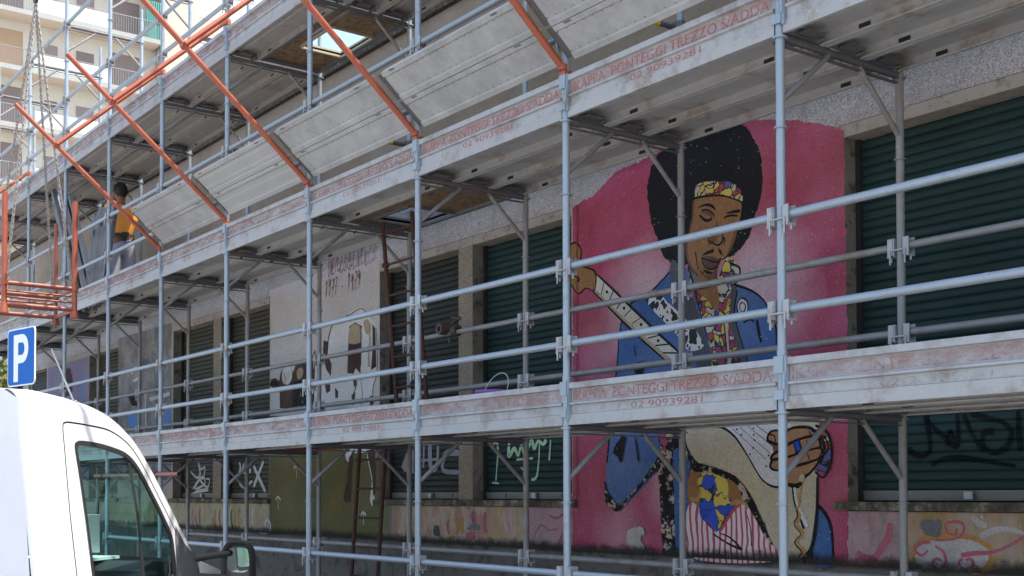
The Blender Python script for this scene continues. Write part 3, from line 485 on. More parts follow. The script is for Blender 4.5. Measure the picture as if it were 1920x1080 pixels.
# street, buildings, van ...
plain('street_bounce', (.345, .335, .315), .9, 0, .3, 2, None, .6, .5, 90); plain('paving', (.17, .16, .15), .9, 0, .3, 3, (.1, .09, .08), .6, .3); plain('kerbstone', (.28, .27, .25), .85)  # street surface is unseen; made pale to bounce sunlight up onto decks and wall
plain('flat_cream', (.58, .55, .47), .85, 0, .06, 2); plain('flat_grey', (.44, .38, .31), .85, 0, .08, 2); plain('slab_grey', (.30, .31, .29), .85, 0, .15, 3); plain('slab_soffit', (.60, .50, .40), .85, 0, .05)
plain('roller_brown', (.20, .16, .145), .7, 0, .08); plain('roller_beige', (.42, .37, .30), .7, 0, .06); plain('roller_orange', (.40, .27, .16), .7, 0, .06); plain('roller_pink', (.27, .21, .20), .7, 0, .06)
plain('window_dark', (.02, .022, .025), .15, 0, .1); plain('window_blue', (.10, .13, .16), .2, 0, .1); plain('balcony_panel', (.44, .49, .45), .5, 0, .06); plain('rail_grey', (.22, .23, .22), .6, 0, .1); plain('teal_cloth', (.08, .27, .24), .8)
plain('blind_edge', (.05, .05, .05))
n = N('van_white'); MAT['van_white'] = n.done(n.mix(n.ramp(n.noise(3, 6, .6), [(.35, 0.), (.8, .5)]), (.68, .68, .69), (.58, .575, .57)), .34, 0., Coat_Weight=.6, Coat_Roughness=.08)
plain('rubber', (.018, .018, .019), .65, 0, .2); plain('grey_plastic', (.075, .078, .082), .5, 0, .15, 30, None, .6, .2, 200); plain('gap_black', (.012, .012, .012), .8)
plain('dash', (.03, .031, .033), .7); plain('seat_cloth', (.10, .10, .11), .9); plain('seat_cover', (.50, .52, .50), .85); plain('paper', (.72, .72, .70), .9, 0, .03); plain('cyan_box', (.05, .35, .5), .5)
n = N('van_glass'); tr = n.new('ShaderNodeBsdfTransparent'); tr.inputs[0].default_value = (.70, .92, .88, 1); gl = n.new('ShaderNodeBsdfGlossy'); gl.inputs['Roughness'].default_value = .02
lw = n.new('ShaderNodeLayerWeight'); lw.inputs[0].default_value = .5; fc = n.math('ADD', n.math('MULTIPLY', n.math('POWER', lw.outputs['Facing'], 5.), .95), .04); mx = n.new('ShaderNodeMixShader'); n.link(fc, mx.inputs[0]); n.link(tr.outputs[0], mx.inputs[1]); n.link(gl.outputs[0], mx.inputs[2]); n.link(mx.outputs[0], n.out.inputs[0])
MAT['van_glass'] = n.m
MAT['mirror_glass'] = N('mirror_glass').done((.7, .78, .74), .03, 1.)
plain('sign_blue', (.001, .11, .42), .55, 0, .05, Specular_IOR_Level=.2); plain('sign_white', (.78, .79, .80), .4, 0, .04); plain('sign_back', (.25, .26, .27), .5, .4)
plain('human_skin', (.26, .115, .075), .6, 0, .12); plain('hair_black', (.012, .011, .012), .7); plain('vest_orange', (.78, .30, .05), .85, 0, .12, 12); plain('trousers_grey', (.36, .37, .44), .9, 0, .15, 14); plain('glove_white', (.58, .56, .60), .85); plain('strap_dark', (.03, .03, .03), .8); plain('shoe_dark', (.03, .027, .025), .8)
plain('bucket_purple', (.25, .08, .42), .45); plain('bucket_grey', (.2, .2, .2), .6); plain('wire_green', (.4, .52, .38), .5)
plain('bark', (.08, .06, .04), .9, 0, .3, 20, None, .6, .4); plain('leaf_lime', (.12, .16, .02), .6, 0, .4, 3)

# ------------------------------------------------------------------ mesh helpers
class MB:
    def __init__(s): s.v = []; s.f = []; s.mi = []; s.cur = 0; s.sm = []
    def add(s, vs, fs, smooth=False):
        b = len(s.v); s.v += [tuple(v) for v in vs]
        for f in fs: s.f.append([b + i for i in f]); s.mi.append(s.cur); s.sm.append(smooth)
    def box(s, x0, x1, y0, y1, z0, z1, M=None):
        vs = [Vector(p) for p in ((x0, y0, z0), (x1, y0, z0), (x1, y1, z0), (x0, y1, z0), (x0, y0, z1), (x1, y0, z1), (x1, y1, z1), (x0, y1, z1))]
        if M: vs = [M @ v for v in vs]
        s.add(vs, [(0, 3, 2, 1), (4, 5, 6, 7), (0, 1, 5, 4), (1, 2, 6, 5), (2, 3, 7, 6), (3, 0, 4, 7)])
    def tube(s, p, q, r, n=12, r2=None, caps=True):
        p, q = Vector(p), Vector(q); d = (q - p).normalized(); a = d.orthogonal().normalized(); b = d.cross(a); r2 = r if r2 is None else r2
        vs = [p + r * (a * cos(2 * pi * i / n) + b * sin(2 * pi * i / n)) for i in range(n)] + [q + r2 * (a * cos(2 * pi * i / n) + b * sin(2 * pi * i / n)) for i in range(n)]
        s.add(vs, [(i, (i + 1) % n, n + (i + 1) % n, n + i) for i in range(n)], True)
        if caps: s.add(vs[:n], [tuple(range(n))[::-1]]); s.add(vs[n:], [tuple(range(n))])
    def ring(s, c, r0, r1, h, n=12, axis='Z'):
        c = Vector(c); vs = []
        for z in (-h / 2, h / 2):
            for r in (r0, r1):
                for i in range(n):
                    a = 2 * pi * i / n; p = Vector((r * cos(a), r * sin(a), z))
                    if axis == 'X': p = Vector((p.z, p.x, p.y))
                    if axis == 'Y': p = Vector((p.x, p.z, p.y))
                    vs.append(c + p)
        fs = []
        for i in range(n):
            j = (i + 1) % n; fs += [(n + i, n + j, 3 * n + j, 3 * n + i), (j, i, 2 * n + i, 2 * n + j), (2 * n + i, 3 * n + i, 3 * n + j, 2 * n + j), (i, j, n + j, n + i)]
        s.add(vs, fs)
    def prism(s, prof, x0, x1, closed=True, f=lambda x, a, b: (x, a, b), cap=True):
        k = len(prof); vs = [f(x0, *p) for p in prof] + [f(x1, *p) for p in prof]
        s.add(vs, [(i, (i + 1) % k, k + (i + 1) % k, k + i) for i in range(k if closed else k - 1)])
        if closed and cap: s.add(vs[:k], [tuple(range(k))[::-1]]); s.add(vs[k:], [tuple(range(k))])
    def mesh(s, name, mats):
        me = bpy.data.meshes.new(name); me.from_pydata(s.v, [], s.f)
        for m in (mats if isinstance(mats, (list, tuple)) else [mats]): me.materials.append(MAT[m])
        me.polygons.foreach_set('material_index', s.mi); me.polygons.foreach_set('use_smooth', s.sm); me.update(); return me
    def build(s, name, mats, parent=None, **kw): return put(name, s.mesh(name, mats), parent, **kw)
def put(name, me, parent=None, M=None, kind=None):
    o = bpy.data.objects.new(name, me); COL.objects.link(o)
    if parent is not None:
        o.parent = parent; o.matrix_parent_inverse = WORLD.get(parent.name, Matrix()).inverted()
    if M is not None: o.matrix_basis = M
    WORLD[o.name] = (M or Matrix())
    if kind: o['kind'] = kind
    return o
WORLD = {}
def thing(name, label, cat, loc=(0, 0, 0), rz=0., group=None, local=False):
    o = bpy.data.objects.new(name, None); COL.objects.link(o); o.empty_display_size = .2
    M = Matrix.Translation(loc) @ Matrix.Rotation(rz, 4, 'Z'); o.matrix_basis = M
    WORLD[o.name] = Matrix() if local else M                    # local=True: parts are given in the thing's own frame
    o['label'] = label; o['category'] = cat
    if group: o['group'] = group
    return o
def tag(o, label, cat, group=None):
    o['label'] = label; o['category'] = cat
    if group: o['group'] = group
    return o
def struct(o): o['kind'] = 'structure'; return o
def T(x, y, z): return Matrix.Translation((x, y, z))
def catmull(p, closed, k=5):
    n = len(p); out = []
    for i in range(n if closed else n - 1):
        g = (lambda j: p[j % n]) if closed else (lambda j: p[max(0, min(n - 1, j))])
        a, b, c, d = g(i - 1), g(i), g(i + 1), g(i + 2)
        for t in range(k):
            u = t / k
            out.append(tuple(.5 * (2 * b[q] + (c[q] - a[q]) * u + (2 * a[q] - 5 * b[q] + 4 * c[q] - d[q]) * u * u + (3 * b[q] - a[q] - 3 * c[q] + d[q]) * u ** 3) for q in (0, 1)))
    if not closed: out.append(tuple(p[-1]))
    return out
# ------------------------------------------------------------------ ground
g = MB(); g.add([(-400, -400, 0), (400, -400, 0), (400, 400, 0), (-400, 400, 0)], [(0, 1, 2, 3)]); struct(g.build('ground', 'street_bounce'))
g = MB(); g.box(-24, 12, -.62, 1.33, .0, .12); struct(g.build('pavement', 'paving'))
for k in range(24):
    g = MB(); g.box(-24 + k * 1.5 + .004, -22.5 + k * 1.5 - .004, -.78, -.624, 0, .135); struct(g.build('kerb', 'kerbstone'))

# ------------------------------------------------------------------ low building with painted piers and roller shutters
Y0 = 1.30
bld = thing('shop_building', 'low pebble-dashed building with painted mural piers and closed roller shutters behind the scaffolding', 'building', (-7, 1.3, 0))
X0, X1 = -20.6, 5.2
def wallbox(name, mat, x0, x1, z0, z1, y0=Y0, y1=1.75): b = MB(); b.box(x0, x1, y0, y1, z0, z1); return b.build(name, mat, bld)
wallbox('base_course', 'base_concrete', X0, X1, 0, 1.195, 1.335)
wallbox('plinth', 'pebbledash', X0, X1, 1.20, 1.54)
wallbox('lintel', 'lintel_concrete', X0, X1, 3.915, 3.992)
wallbox('wall', 'pebbledash', X0, X1, 3.996, 5.02)
wallbox('upper_wall', 'stucco', X0, X1, 5.024, 6.22)
wallbox('coping', 'mould_band', X0 - .05, X1, 6.224, 6.34, 1.25, 1.9)
b = MB(); b.box(X0, X1, 1.754, 9, 0, 6.21); b.build('building_core', 'stucco', bld)
# openings between painted piers: (left, right, colour)
OPEN = [(-20.45, -18.04, 'shutter_black'), (-15.66, -14.26, 'shutter_olive'), (-12.0, -10.61, 'shutter_olive'), (-10.36, -8.951, 'shutter_olive'),
        (-6.386, -4.96, 'shutter_black'), (-4.736, -3.325, 'shutter_green'), (-.605, .84, 'shutter_green'), (1.07, 2.48, 'shutter_green')]
edges = [X0] + [e for o in OPEN for e in o[:2]] + [X1]
for k in range(0, len(edges), 2):
    a, c = edges[k], edges[k + 1]
    wallbox('pier', 'pebble_pier' if c - a < .3 else 'pebbledash', a, c, 1.54, 3.915)
# one slat, shared by every shutter of its colour
SL = .0575
shut = {}
for (a, c, m) in OPEN:
    W_ = c - a
    for nm, x0, x1 in (('shutter_guide', a + .002, a + .035), ('shutter_guide', c - .035, c - .002)):
        q = MB(); q.box(x0, x1, 1.415, 1.47, 1.60, 3.915); q.build(nm, 'gap_black', bld)
    q = MB(); q.box(a + .002, a + .0025, 1.3015, 1.414, 1.601, 3.914); q.build('reveal', 'reveal_plaster', bld)
    q = MB(); q.box(a + .036, c - .036, 1.425, 1.46, 1.607, 1.668)
    for lx in (.22, .5, .78): q.box(a + W_ * lx - .03, a + W_ * lx + .03, 1.418, 1.425, 1.62, 1.655)
    bar = q.build('bottom_bar', 'shutter_bar', bld)
    q = MB(); q.box(a + W_ * .53, a + W_ * .53 + .055, 1.395, 1.417, 1.615, 1.66); q.build('lock', 'galv_tube', bar)
    key = (round(W_, 2), m)
    if key not in shut:
        pr = [(1.4535, 0.), (1.4475, .004), (1.4435, .014), (1.442, .027), (1.4432, .040), (1.4465, .050), (1.4515, .0555), (1.4545, .0573)]
        q = MB(); q.prism(pr, .036, W_ - .036, closed=False); q.sm = [True] * len(q.f); shut[key] = q.mesh('slat', m)
    roll = MB(); roll.box(a + .037, c - .037, 1.475, 1.48, 1.62, 3.91)
    sh = roll.build('roller_shutter', m, bld)
    for k in range(39): put('slat', shut[key], sh, T(a, 0, 1.668 + k * SL))
SHX = {'tag_right': -.6, 'tag_mid': -4.7, 'tag_dark': -6.3, 'tag_far': -12, 'tag_far2': -10.3}
for a, c in ((-20.45, -18.0), (-15.7, -14.2), (-12.06, -8.9), (-6.45, -3.25), (-.67, 2.54)):
    b = MB()
    xs = a
    while xs < c - .01:
        xe = min(c, xs + 1.6); b.box(xs + .002, xe - .002, 1.255, 1.50, 1.545, 1.598); xs = xe
    b.build('window_sill', 'sill_stone', bld)

# painted art: flat sheets of paint, each layer a fraction of a millimetre over the last
art = {}
for (mesh, mat, kind, fl, sm, v) in ART:
    p = [(fl[i], max(1.2, fl[i + 1]) if not mesh.startswith('tag') else fl[i + 1]) for i in range(0, len(fl), 2)]
    if mesh == 'plinth' and kind == 'p' and mat.startswith('plinth'): p = [(x, 1.54 if z > 1.37 else 1.2) for x, z in p]
    A = art.setdefault(mesh, (MB(), []));
    mb, mats = A
    if mat not in mats: mats.append(mat)
    mb.cur = mats.index(mat)
    base = 1.4385 if mesh.startswith('tag') else 1.2985
    y = base if not hasattr(mb, 'ly') else mb.ly - .0001
    mb.ly = y
    if kind == 'p':
        if len(p) > 2 and sm: p = catmull(p, True)
        if v:
            q = []
            for i in range(len(p)):
                a, c = p[i], p[(i + 1) % len(p)]; m_ = max(1, int(math.hypot(c[0] - a[0], c[1] - a[1]) / .02))
                q += [(a[0] + (c[0] - a[0]) * t / m_ + rng.gauss(0, v * .4), a[1] + (c[1] - a[1]) * t / m_ + rng.gauss(0, v * .4)) for t in range(m_)]
            p = q
        ar = sum(p[i][0] * p[(i + 1) % len(p)][1] - p[(i + 1) % len(p)][0] * p[i][1] for i in range(len(p)))
        if ar < 0: p = p[::-1]
        mb.add([(a, y, c) for a, c in p], [tuple(range(len(p)))])
    else:
        if sm and len(p) > 2: p = catmull(p, False, 6)
        L_, R_ = [], []
        for i in range(len(p)):
            a, c = p[max(0, i - 1)], p[min(len(p) - 1, i + 1)]; dx, dz = c[0] - a[0], c[1] - a[1]; d = math.hypot(dx, dz) or 1
            ww = (v + .004) / 2 * (.9 + .2 * sin(i * .23 + len(mb.f))) * (.65 if i in (0, len(p) - 1) else 1)
            L_.append((p[i][0] - dz / d * ww, y, p[i][1] + dx / d * ww)); R_.append((p[i][0] + dz / d * ww, y, p[i][1] - dx / d * ww))
        k = len(p); mb.add(L_ + R_, [(i, k + i, k + i + 1, i + 1) for i in range(k - 1)])
NAMES = {'guitarist': 'mural_of_guitarist', 'cow': 'mural_of_cow', 'grey_pier': 'grey_mural', 'violet_pier': 'violet_mural', 'plinth': 'plinth_painting'}
for k, (mb, mats) in art.items(): mb.build(NAMES.get(k, 'graffiti'), mats, bld)
b = MB(); b.add([(X0, 1.2760, 1.195), (X1, 1.2760, 1.195), (X1, 1.2760, 1.37), (X0, 1.2760, 1.37)], [(0, 1, 2, 3)])
o = b.build('mould_fringe', 'mould_fringe', bld)
# lettering over the cow
def text_mesh(s, size, mat, shear=0., width=None, extr=0.):
    cu = bpy.data.curves.new('lettering', 'FONT'); cu.body = s; cu.size = size; cu.shear = shear; cu.extrude = extr; cu.resolution_u = 3; cu.offset = 0
    ob = bpy.data.objects.new('lettering', cu); COL.objects.link(ob); dg = bpy.context.evaluated_depsgraph_get(); me = bpy.data.meshes.new_from_object(ob.evaluated_get(dg))
    bpy.data.objects.remove(ob); bpy.data.curves.remove(cu); me.materials.clear(); me.materials.append(MAT[mat])
    xs = [v.co.x for v in me.vertices]; x0, x1 = min(xs), max(xs); k = (width / (x1 - x0)) if width else 1
    for v in me.vertices: v.co.x = (v.co.x - x0) * k
    me.name = 'lettering'; return me
R90 = Matrix.Rotation(pi / 2, 4, 'X')
STROKES = {'L': [[(.6, 1), (.3, .5), (.2, .05), (.7, .1)]], "'": [[(.3, 1.05), (.25, .85)]], 'A': [[(.75, .8), (.5, 1.), (.15, .6), (.1, .15), (.3, 0), (.6, .4), (.8, .95), (.75, .3), (.85, .05), (1., .1)]],
 'e': [[(-.05, .1), (.3, .25), (.55, .42), (.4, .55), (.15, .4), (.12, .12), (.35, 0), (.95, .12)]], 'r': [[(-.05, .1), (.2, .5), (.3, .42), (.6, .48), (.52, .15), (.65, .02), (.95, .1)]],
 'o': [[(.5, .48), (.2, .45), (.1, .15), (.3, 0), (.55, .15), (.55, .42), (.95, .36)]], 's': [[(-.05, .05), (.45, .6), (.42, .42), (.6, .12), (.4, -.05), (.15, .05)], [(.5, .02), (.95, .1)]],
 't': [[(0, .1), (.4, .7), (.48, 1.), (.4, .5), (.38, .08), (.55, 0), (.95, .1)], [(.1, .72), (.9, .82)]], 'a': [[(.6, .42), (.35, .5), (.1, .25), (.2, .02), (.45, .1), (.62, .45), (.6, .1), (.75, .02), (.95, .1)]],
 'i': [[(0, .1), (.3, .5), (.32, .1), (.45, 0), (.95, .1)], [(.4, .72), (.44, .77)]], 'c': [[(.6, .4), (.35, .5), (.12, .22), (.3, 0), (.95, .1)]],
 '1': [[(.2, .75), (.5, .95), (.4, 0)]], '9': [[(.7, .75), (.4, .95), (.2, .7), (.4, .52), (.7, .8), (.55, 0)]], '7': [[(.15, .92), (.75, .95), (.4, 0)], [(.25, .5), (.7, .52)]], '-': [[(.15, .42), (.7, .44)]], ' ': []}
def script(s, x, z, size, adv, w_):
    mb = MB()
    for n_, ch in enumerate(s):
        for st in STROKES[ch]:
            p = catmull(st, False, 4) if len(st) > 2 else st; L_, R_ = [], []
            for i in range(len(p)):
                a, c = p[max(0, i - 1)], p[min(len(p) - 1, i + 1)]; dx, dz = c[0] - a[0], c[1] - a[1]; d_ = math.hypot(dx, dz) or 1
                ww = w_ / 2 * (.8 + .3 * sin(i * 1.3 + n_)); px = x + n_ * adv + adv * 1.02 * p[i][0] + .10 * size * p[i][1]; pz = z + size * p[i][1] + .012 * sin(n_ * 2.1)
                L_.append((px - dz / d_ * ww, 1.291 - .00004 * len(mb.f), pz + dx / d_ * ww)); R_.append((px + dz / d_ * ww, 1.291 - .00004 * len(mb.f), pz - dx / d_ * ww))
            k = len(p); mb.add(L_ + R_, [(i, k + i, k + i + 1, i + 1) for i in range(k - 1)])
    return mb.build('lettering', 'script_red', bld, kind='stuff')
script("L'Aereostatico", -7.66, 4.03, .32, .089, .010); script('1977 - 1979', -7.56, 3.80, .19, .072, .012)

# ------------------------------------------------------------------ scaffolding
R = .0242; BAY = 1.8; YR = 1.041; J = 2.40       # tube radius, bay, rear row, first joint height (joints every 2 m)
COLS = list(range(-2, 11)); X = lambda i: -BAY * i
scf = thing('scaffolding', 'galvanised steel frame scaffolding with three plank decks standing in front of the painted building', 'scaffolding', (-7, .5, 0))
def upright_mesh():
    b = MB(); b.tube((0, 0, 0), (0, 0, 2.0), R, 14); b.ring((0, 0, 1.195), .022, .037, .006); b.ring((0, 0, 1.677), .022, .040, .010)
    b.tube((0, 0, -.09), (0, 0, .012), R + .004, 14); b.tube((0, 0, .49), (0, 0, .494), R + .0015, 14, caps=False); b.tube((0, 0, 1.52), (0, 0, 1.526), R + .0015, 14, caps=False)
    return b
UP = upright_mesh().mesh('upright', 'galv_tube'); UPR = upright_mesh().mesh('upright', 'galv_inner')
sp = MB(); sp.tube((0, 0, 0), (0, 0, .16), .019, 10); SPIG = sp.mesh('spigot', 'galv_tube')
tb = MB(); tb.tube((0, R, 0), (0, YR - R, 0), R * .9, 10); tb.box(-.012, .012, .03, YR - .03, -.048, -.040); tb.box(-.006, .006, .38, .40, -.045, .01); tb.box(-.006, .006, .66, .68, -.045, .01)
TRAN = tb.mesh('transom', 'galv_dark')
kb = MB(); kb.tube((0, R * .8, -.335), (0, .395, -.02), .0165, 10); KB = kb.mesh('knee_brace', 'galv_inner')
kb = MB(); kb.tube((0, YR - R * .8, -.345), (0, .665, -.02), .0165, 10); KB2 = kb.mesh('knee_brace', 'galv_inner')
jb = MB(); jb.box(-.075, .075, -.075, .075, .0, .008); jb.tube((0, 0, .008), (0, 0, .28), .019, 10); jb.tube((0, 0, .18), (0, 0, .21), .045, 6); JACK = jb.mesh('base_jack', 'galv_dark')
for i in COLS:
    for k in range(4):
        z0 = .40 + 2 * k
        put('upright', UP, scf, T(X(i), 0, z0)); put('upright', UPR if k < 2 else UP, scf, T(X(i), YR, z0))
        zt = z0 + 1.685
        put('transom', TRAN, scf, T(X(i), 0, zt)); put('knee_brace', KB, scf, T(X(i), 0, zt)); put('knee_brace', KB2, scf, T(X(i), 0, zt))
    for y in (0, YR): put('base_jack', JACK, scf, T(X(i), y, .12)); put('spigot', SPIG, scf, T(X(i), y, 8.40))
ZT = [.40 + 1.685 + 2 * k for k in range(4)]      # transom heights 2.085, 4.085 ...
# guard rails and the wedge clamps that hold them
cb = MB()
for s in (-1, 1):
    xs = sorted((s * .029, s * .036)); cb.box(*xs, -.027, .027, -.052, .05)
    xs = sorted((s * .037, s * .072)); cb.box(*xs, -.031, -.026, -.05, .048); cb.box(*xs, .026, .031, -.05, .048)
    cb.box(*sorted((s * .06, s * .071)), -.034, .034, -.062, -.05); cb.tube((s * .05, -.036, -.105), (s * .05, -.036, -.02), .0055, 6); cb.tube((s * .066, .0, -.085), (s * .066, 0, -.05), .007, 6)
cb.ring((0, 0, -.022), R, .033, .012, 12); cb.box(-.05, .05, -.038, -.032, -.026, -.018)
CLAMP = cb.mesh('rail_clamp', 'galv_board')
rl = MB(); rl.tube((-BAY + .062, 0, 0), (-.062, 0, 0), R * .96, 12); rl.tube((-.064, 0, 0), (-.03, 0, 0), .017, 8); rl.tube((-BAY + .03, 0, 0), (-BAY + .064, 0, 0), .017, 8)
RAIL = rl.mesh('guard_rail', 'galv_tube'); RAILI = rl.mesh('guard_rail', 'galv_inner')
def rails(y, zs, cols, me, gap=()):
    for i in cols:
        for q, z in enumerate(zs):
            put('rail_clamp', CLAMP, scf, T(X(i), y, z))
            if i != cols[-1] and (i, q) not in gap: put('guard_rail', me, scf, T(X(i), y, z))
ZR = 1.65
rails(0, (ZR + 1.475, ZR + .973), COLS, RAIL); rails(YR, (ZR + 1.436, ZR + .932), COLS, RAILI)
rails(0, (ZR + 3.475, ZR + 2.99), COLS, RAIL); rails(0, (ZR + 5.42, ZR + 4.99, ZR + 6.46), COLS[2:], RAIL)
rails(0, (ZR - .515,), COLS[:9], RAIL); rails(YR, (ZR - .50,), COLS[:9], RAILI)
# deck planks: pressed steel channels with folded lips and slotted webs
def plank(L0, L1, wd=.33, h=.068):
    t = .003; lip = .022
    prof = [(0, 0), (0, h), (wd, h), (wd, 0), (wd - lip, 0), (wd - lip, .010), (wd - lip + t, .010), (wd - lip + t, t), (wd - t, t), (wd - t, h - t),
            (wd * .60, h - t), (wd * .57, h - .012), (wd * .43, h - .012), (wd * .40, h - t), (t, h - t), (t, t), (lip - t, t), (lip - t, .010), (lip, .010), (lip, 0)]
    b = MB(); b.prism(prof, L0, L1)
    b.cur = 2
    for sx in (L0 + .24, L1 - .36):                       # slots through the rear web
        b.box(sx, sx + .075, wd - t - .0022, wd - t - .0012, .020, .044)
    b.cur = 1
    for e, d in ((L0, .05), (L1, -.05)):
        for yy in (.05, wd - .05): b.tube((e - d * .6, yy, .016), (e + d, yy, .016), .012, 8)
    for e0, e1 in ((L0, L0 + .004), (L1 - .004, L1)): b.box(e0, e1, .006, wd - .006, .004, h - .004)
    b.box(L0 + .02, L0 + .10, .10, wd - .10, .010, .016); b.box(L1 - .10, L1 - .02, .10, wd - .10, .010, .016)
    return b
PL = plank(-BAY + .03, -.03).mesh('deck_plank', ('galv_deck', 'galv_dark', 'gap_black')); PLH = plank(-BAY + .03, -.03).mesh('deck_plank', ('galv_pierced', 'galv_dark', 'gap_black'))
HATCH = {(0, 3): (-6.25, -5.62), (1, 2): (-5.19, -4.58), (2, 3): (-6.63, -6.0)}
for k in range(3):
    for i in COLS[:-1]:
        for r in range(3):
            if r and (k, i) in HATCH: continue
            y = -.012 + r * .345; put('deck_plank', PLH if k == 2 else PL, scf, T(X(i), y, ZT[k] + .010))
        if (k, i) in HATCH:
            a, c = HATCH[k, i]; x0, x1 = X(i) - BAY + .03, X(i) - .03; z0, z1 = ZT[k] + .055, ZT[k] + .075
            b = MB(); b.box(x0, a, .335, 1.03, z0, z1); b.box(c, x1, .335, 1.03, z0, z1); b.box(a, c, .335, .545, z0, z1); b.box(a, c, .985, 1.03, z0, z1)
            b.cur = 1; b.box(x0, x1, .340, .375, ZT[k] + .024, z0 - .001); b.box(x0, x1, .99, 1.025, ZT[k] + .024, z0 - .001); b.box(x0, x0 + .06, .38, .985, ZT[k] + .024, z0 - .001); b.box(x1 - .06, x1, .38, .985, ZT[k] + .024, z0 - .001)
            o = b.build('trapdoor_deck', ('plywood', 'orange_old' if k == 0 else 'galv_dark'), scf)
            b = MB(); b.box(a - .025, a, .545, .985, z0 - .02, z1 + .02); b.box(c, c + .025, .545, .985, z0 - .02, z1 + .02); b.box(a, c, .985, 1.01, z0 - .02, z1 + .021); b.box(a, c, .52, .545, z0 - .02, z1 + .021); b.build('hatch_frame', 'yellow_wood' if k == 2 else 'galv_dark', o)
# toe boards with the stencilled hire firm
f_ = [(-.026, .200), (.012, .200), (.012, 0), (-.004, 0), (-.004, .054), (-.022, .060), (-.022, .072), (-.001, .080), (-.001, .160), (-.026, .164)]
tb = MB(); tb.prism([(a, c) for a, c in f_], -BAY + .052, -.03); TOE = tb.mesh('toe_board', 'galv_board')
m1 = text_mesh('IKAPPA  PONTEGGI TREZZO S/ADDA', .088, 'stencil_red', 0, 1.66); m2 = text_mesh('02 90939281', .056, 'stencil_red', 0, .60)
for v in m1.vertices: v.co = Vector((v.co.x - BAY + .07, -.0026, .086 + v.co.y))
for v in m2.vertices: v.co = Vector((v.co.x - BAY + .62, -.0055, .006 + v.co.y))
bm = bmesh.new(); bm.from_mesh(m1); bm.from_mesh(m2); LET = bpy.data.meshes.new('lettering'); bm.to_mesh(LET); LET.materials.append(MAT['stencil_red'])
LETS = {'s': LET}
for q_, nm in (('w', 'stencil_worn'), ('f', 'stencil_faint')):
    me_ = LET.copy(); me_.materials.clear(); me_.materials.append(MAT[nm]); LETS[q_] = me_
WEAR = {(0, -1): 'f', (0, 0): 'w', (0, 1): 'f', (0, 2): 's', (1, -1): 's', (1, 0): 's', (1, 1): 's', (1, 2): 'w', (1, 3): 'f', (0, 4): 'w'}
sm_ = MB(); sm_.add([(-BAY + .07, -.0018, .084), (-.05, -.0018, .084), (-.05, -.0018, .157), (-BAY + .07, -.0018, .157)], [(0, 1, 2, 3)]); SMEAR = sm_.mesh('red_overspray', 'red_smear')
tc = MB(); tc.box(.028, .034, -.03, .03, -.02, .215); tc.box(-.03, .034, -.036, -.030, .12, .21); tc.box(-.03, .034, -.036, -.030, -.02, .03); tc.box(.034, .05, -.028, .0, -.03, .21); tc.box(.030, .044, -.034, -.030, .03, .12)
CLIP = tc.mesh('toe_clip', 'galv_tube')
for k in range(3):
    for i in COLS:
        z = ZT[k] + .080
        put('toe_clip', CLIP, scf, T(X(i), 0, z))
        if i == COLS[-1]: continue
        t = put('toe_board', TOE, scf, T(X(i), 0, z)); put('lettering', LETS[WEAR.get((k, i), 'wf'[(i + k) % 2])], t, T(X(i), 0, z), 'stuff'); put('red_overspray', SMEAR, t, T(X(i), 0, z))
# wall ties on the rear posts, plastic caps on their free ends
for i, z, cap in ((1, ZR + 3.30, 'yellow_cap'), (3, ZR + 3.30, 'yellow_cap'), (5, ZR + 4.06, 'red_cap')):
    b = MB(); x = X(i) - .055
    b.tube((x, .88, z), (x, 1.3, z), R * .85, 10); b.ring((X(i), YR, z), R, .036, .05); b.ring((x, YR, z), R * .85, .034, .05, axis='Y')
    t = b.build('wall_tie', 'galv_dark', scf); b = MB(); b.tube((x, .81, z), (x, .882, z), R * .8, 10, R * 1.15); b.build('end_cap', cap, t)

# ------------------------------------------------------------------ protective fan: orange struts, tie tubes, plates
fan = thing('protective_fan', 'sloping protective fan of orange struts and steel plates leaning out from the scaffolding', 'protective fan', (-5, -.5, ZR + 2.76))
d = Vector((0, -.760, .650)); nn = Vector((0, .650, .760)); P0 = Vector((0, -.012, ZR + 2.762))
for i in (-1, 0, 1, 2, 3, 4, 5):
    p = Vector((X(i), 0, 0)) + P0
    b = MB(); b.tube(p, p + d * 2.08, R, 14); b.ring(p + d * .02, .02, .032, .04); b.box(X(i) - .03, X(i) + .03, -.035, .03, ZR + 2.71, ZR + 2.752)
    st = b.build('strut', 'orange_paint', fan)
    b = MB(); e = p + d * .0; q = p + d * 1.52; b.tube(q + Vector((.03, 0, 0)), Vector((X(i) + .03, -.03, ZR + 4.775)), R * .92, 12); b.ring(q, R, .034, .04, axis='X'); b.ring((X(i), 0, ZR + 4.775), R, .037, .055)
    b.tube((X(i) - .05, -.03, ZR + 4.775), (X(i) + .07, -.03, ZR + 4.775), .011, 8); b.build('tie_tube', 'orange_old', fan) if False else b.build('tie_tube', 'orange_paint', fan)
for i in (8,):
    b = MB(); b.tube((X(i) + .03, -1.15, ZR + 3.8), (X(i) + .03, -.03, ZR + 4.775), R * .92, 12); b.ring((X(i), 0, ZR + 4.775), R, .037, .055); b.build('tie_tube', 'orange_paint', fan)
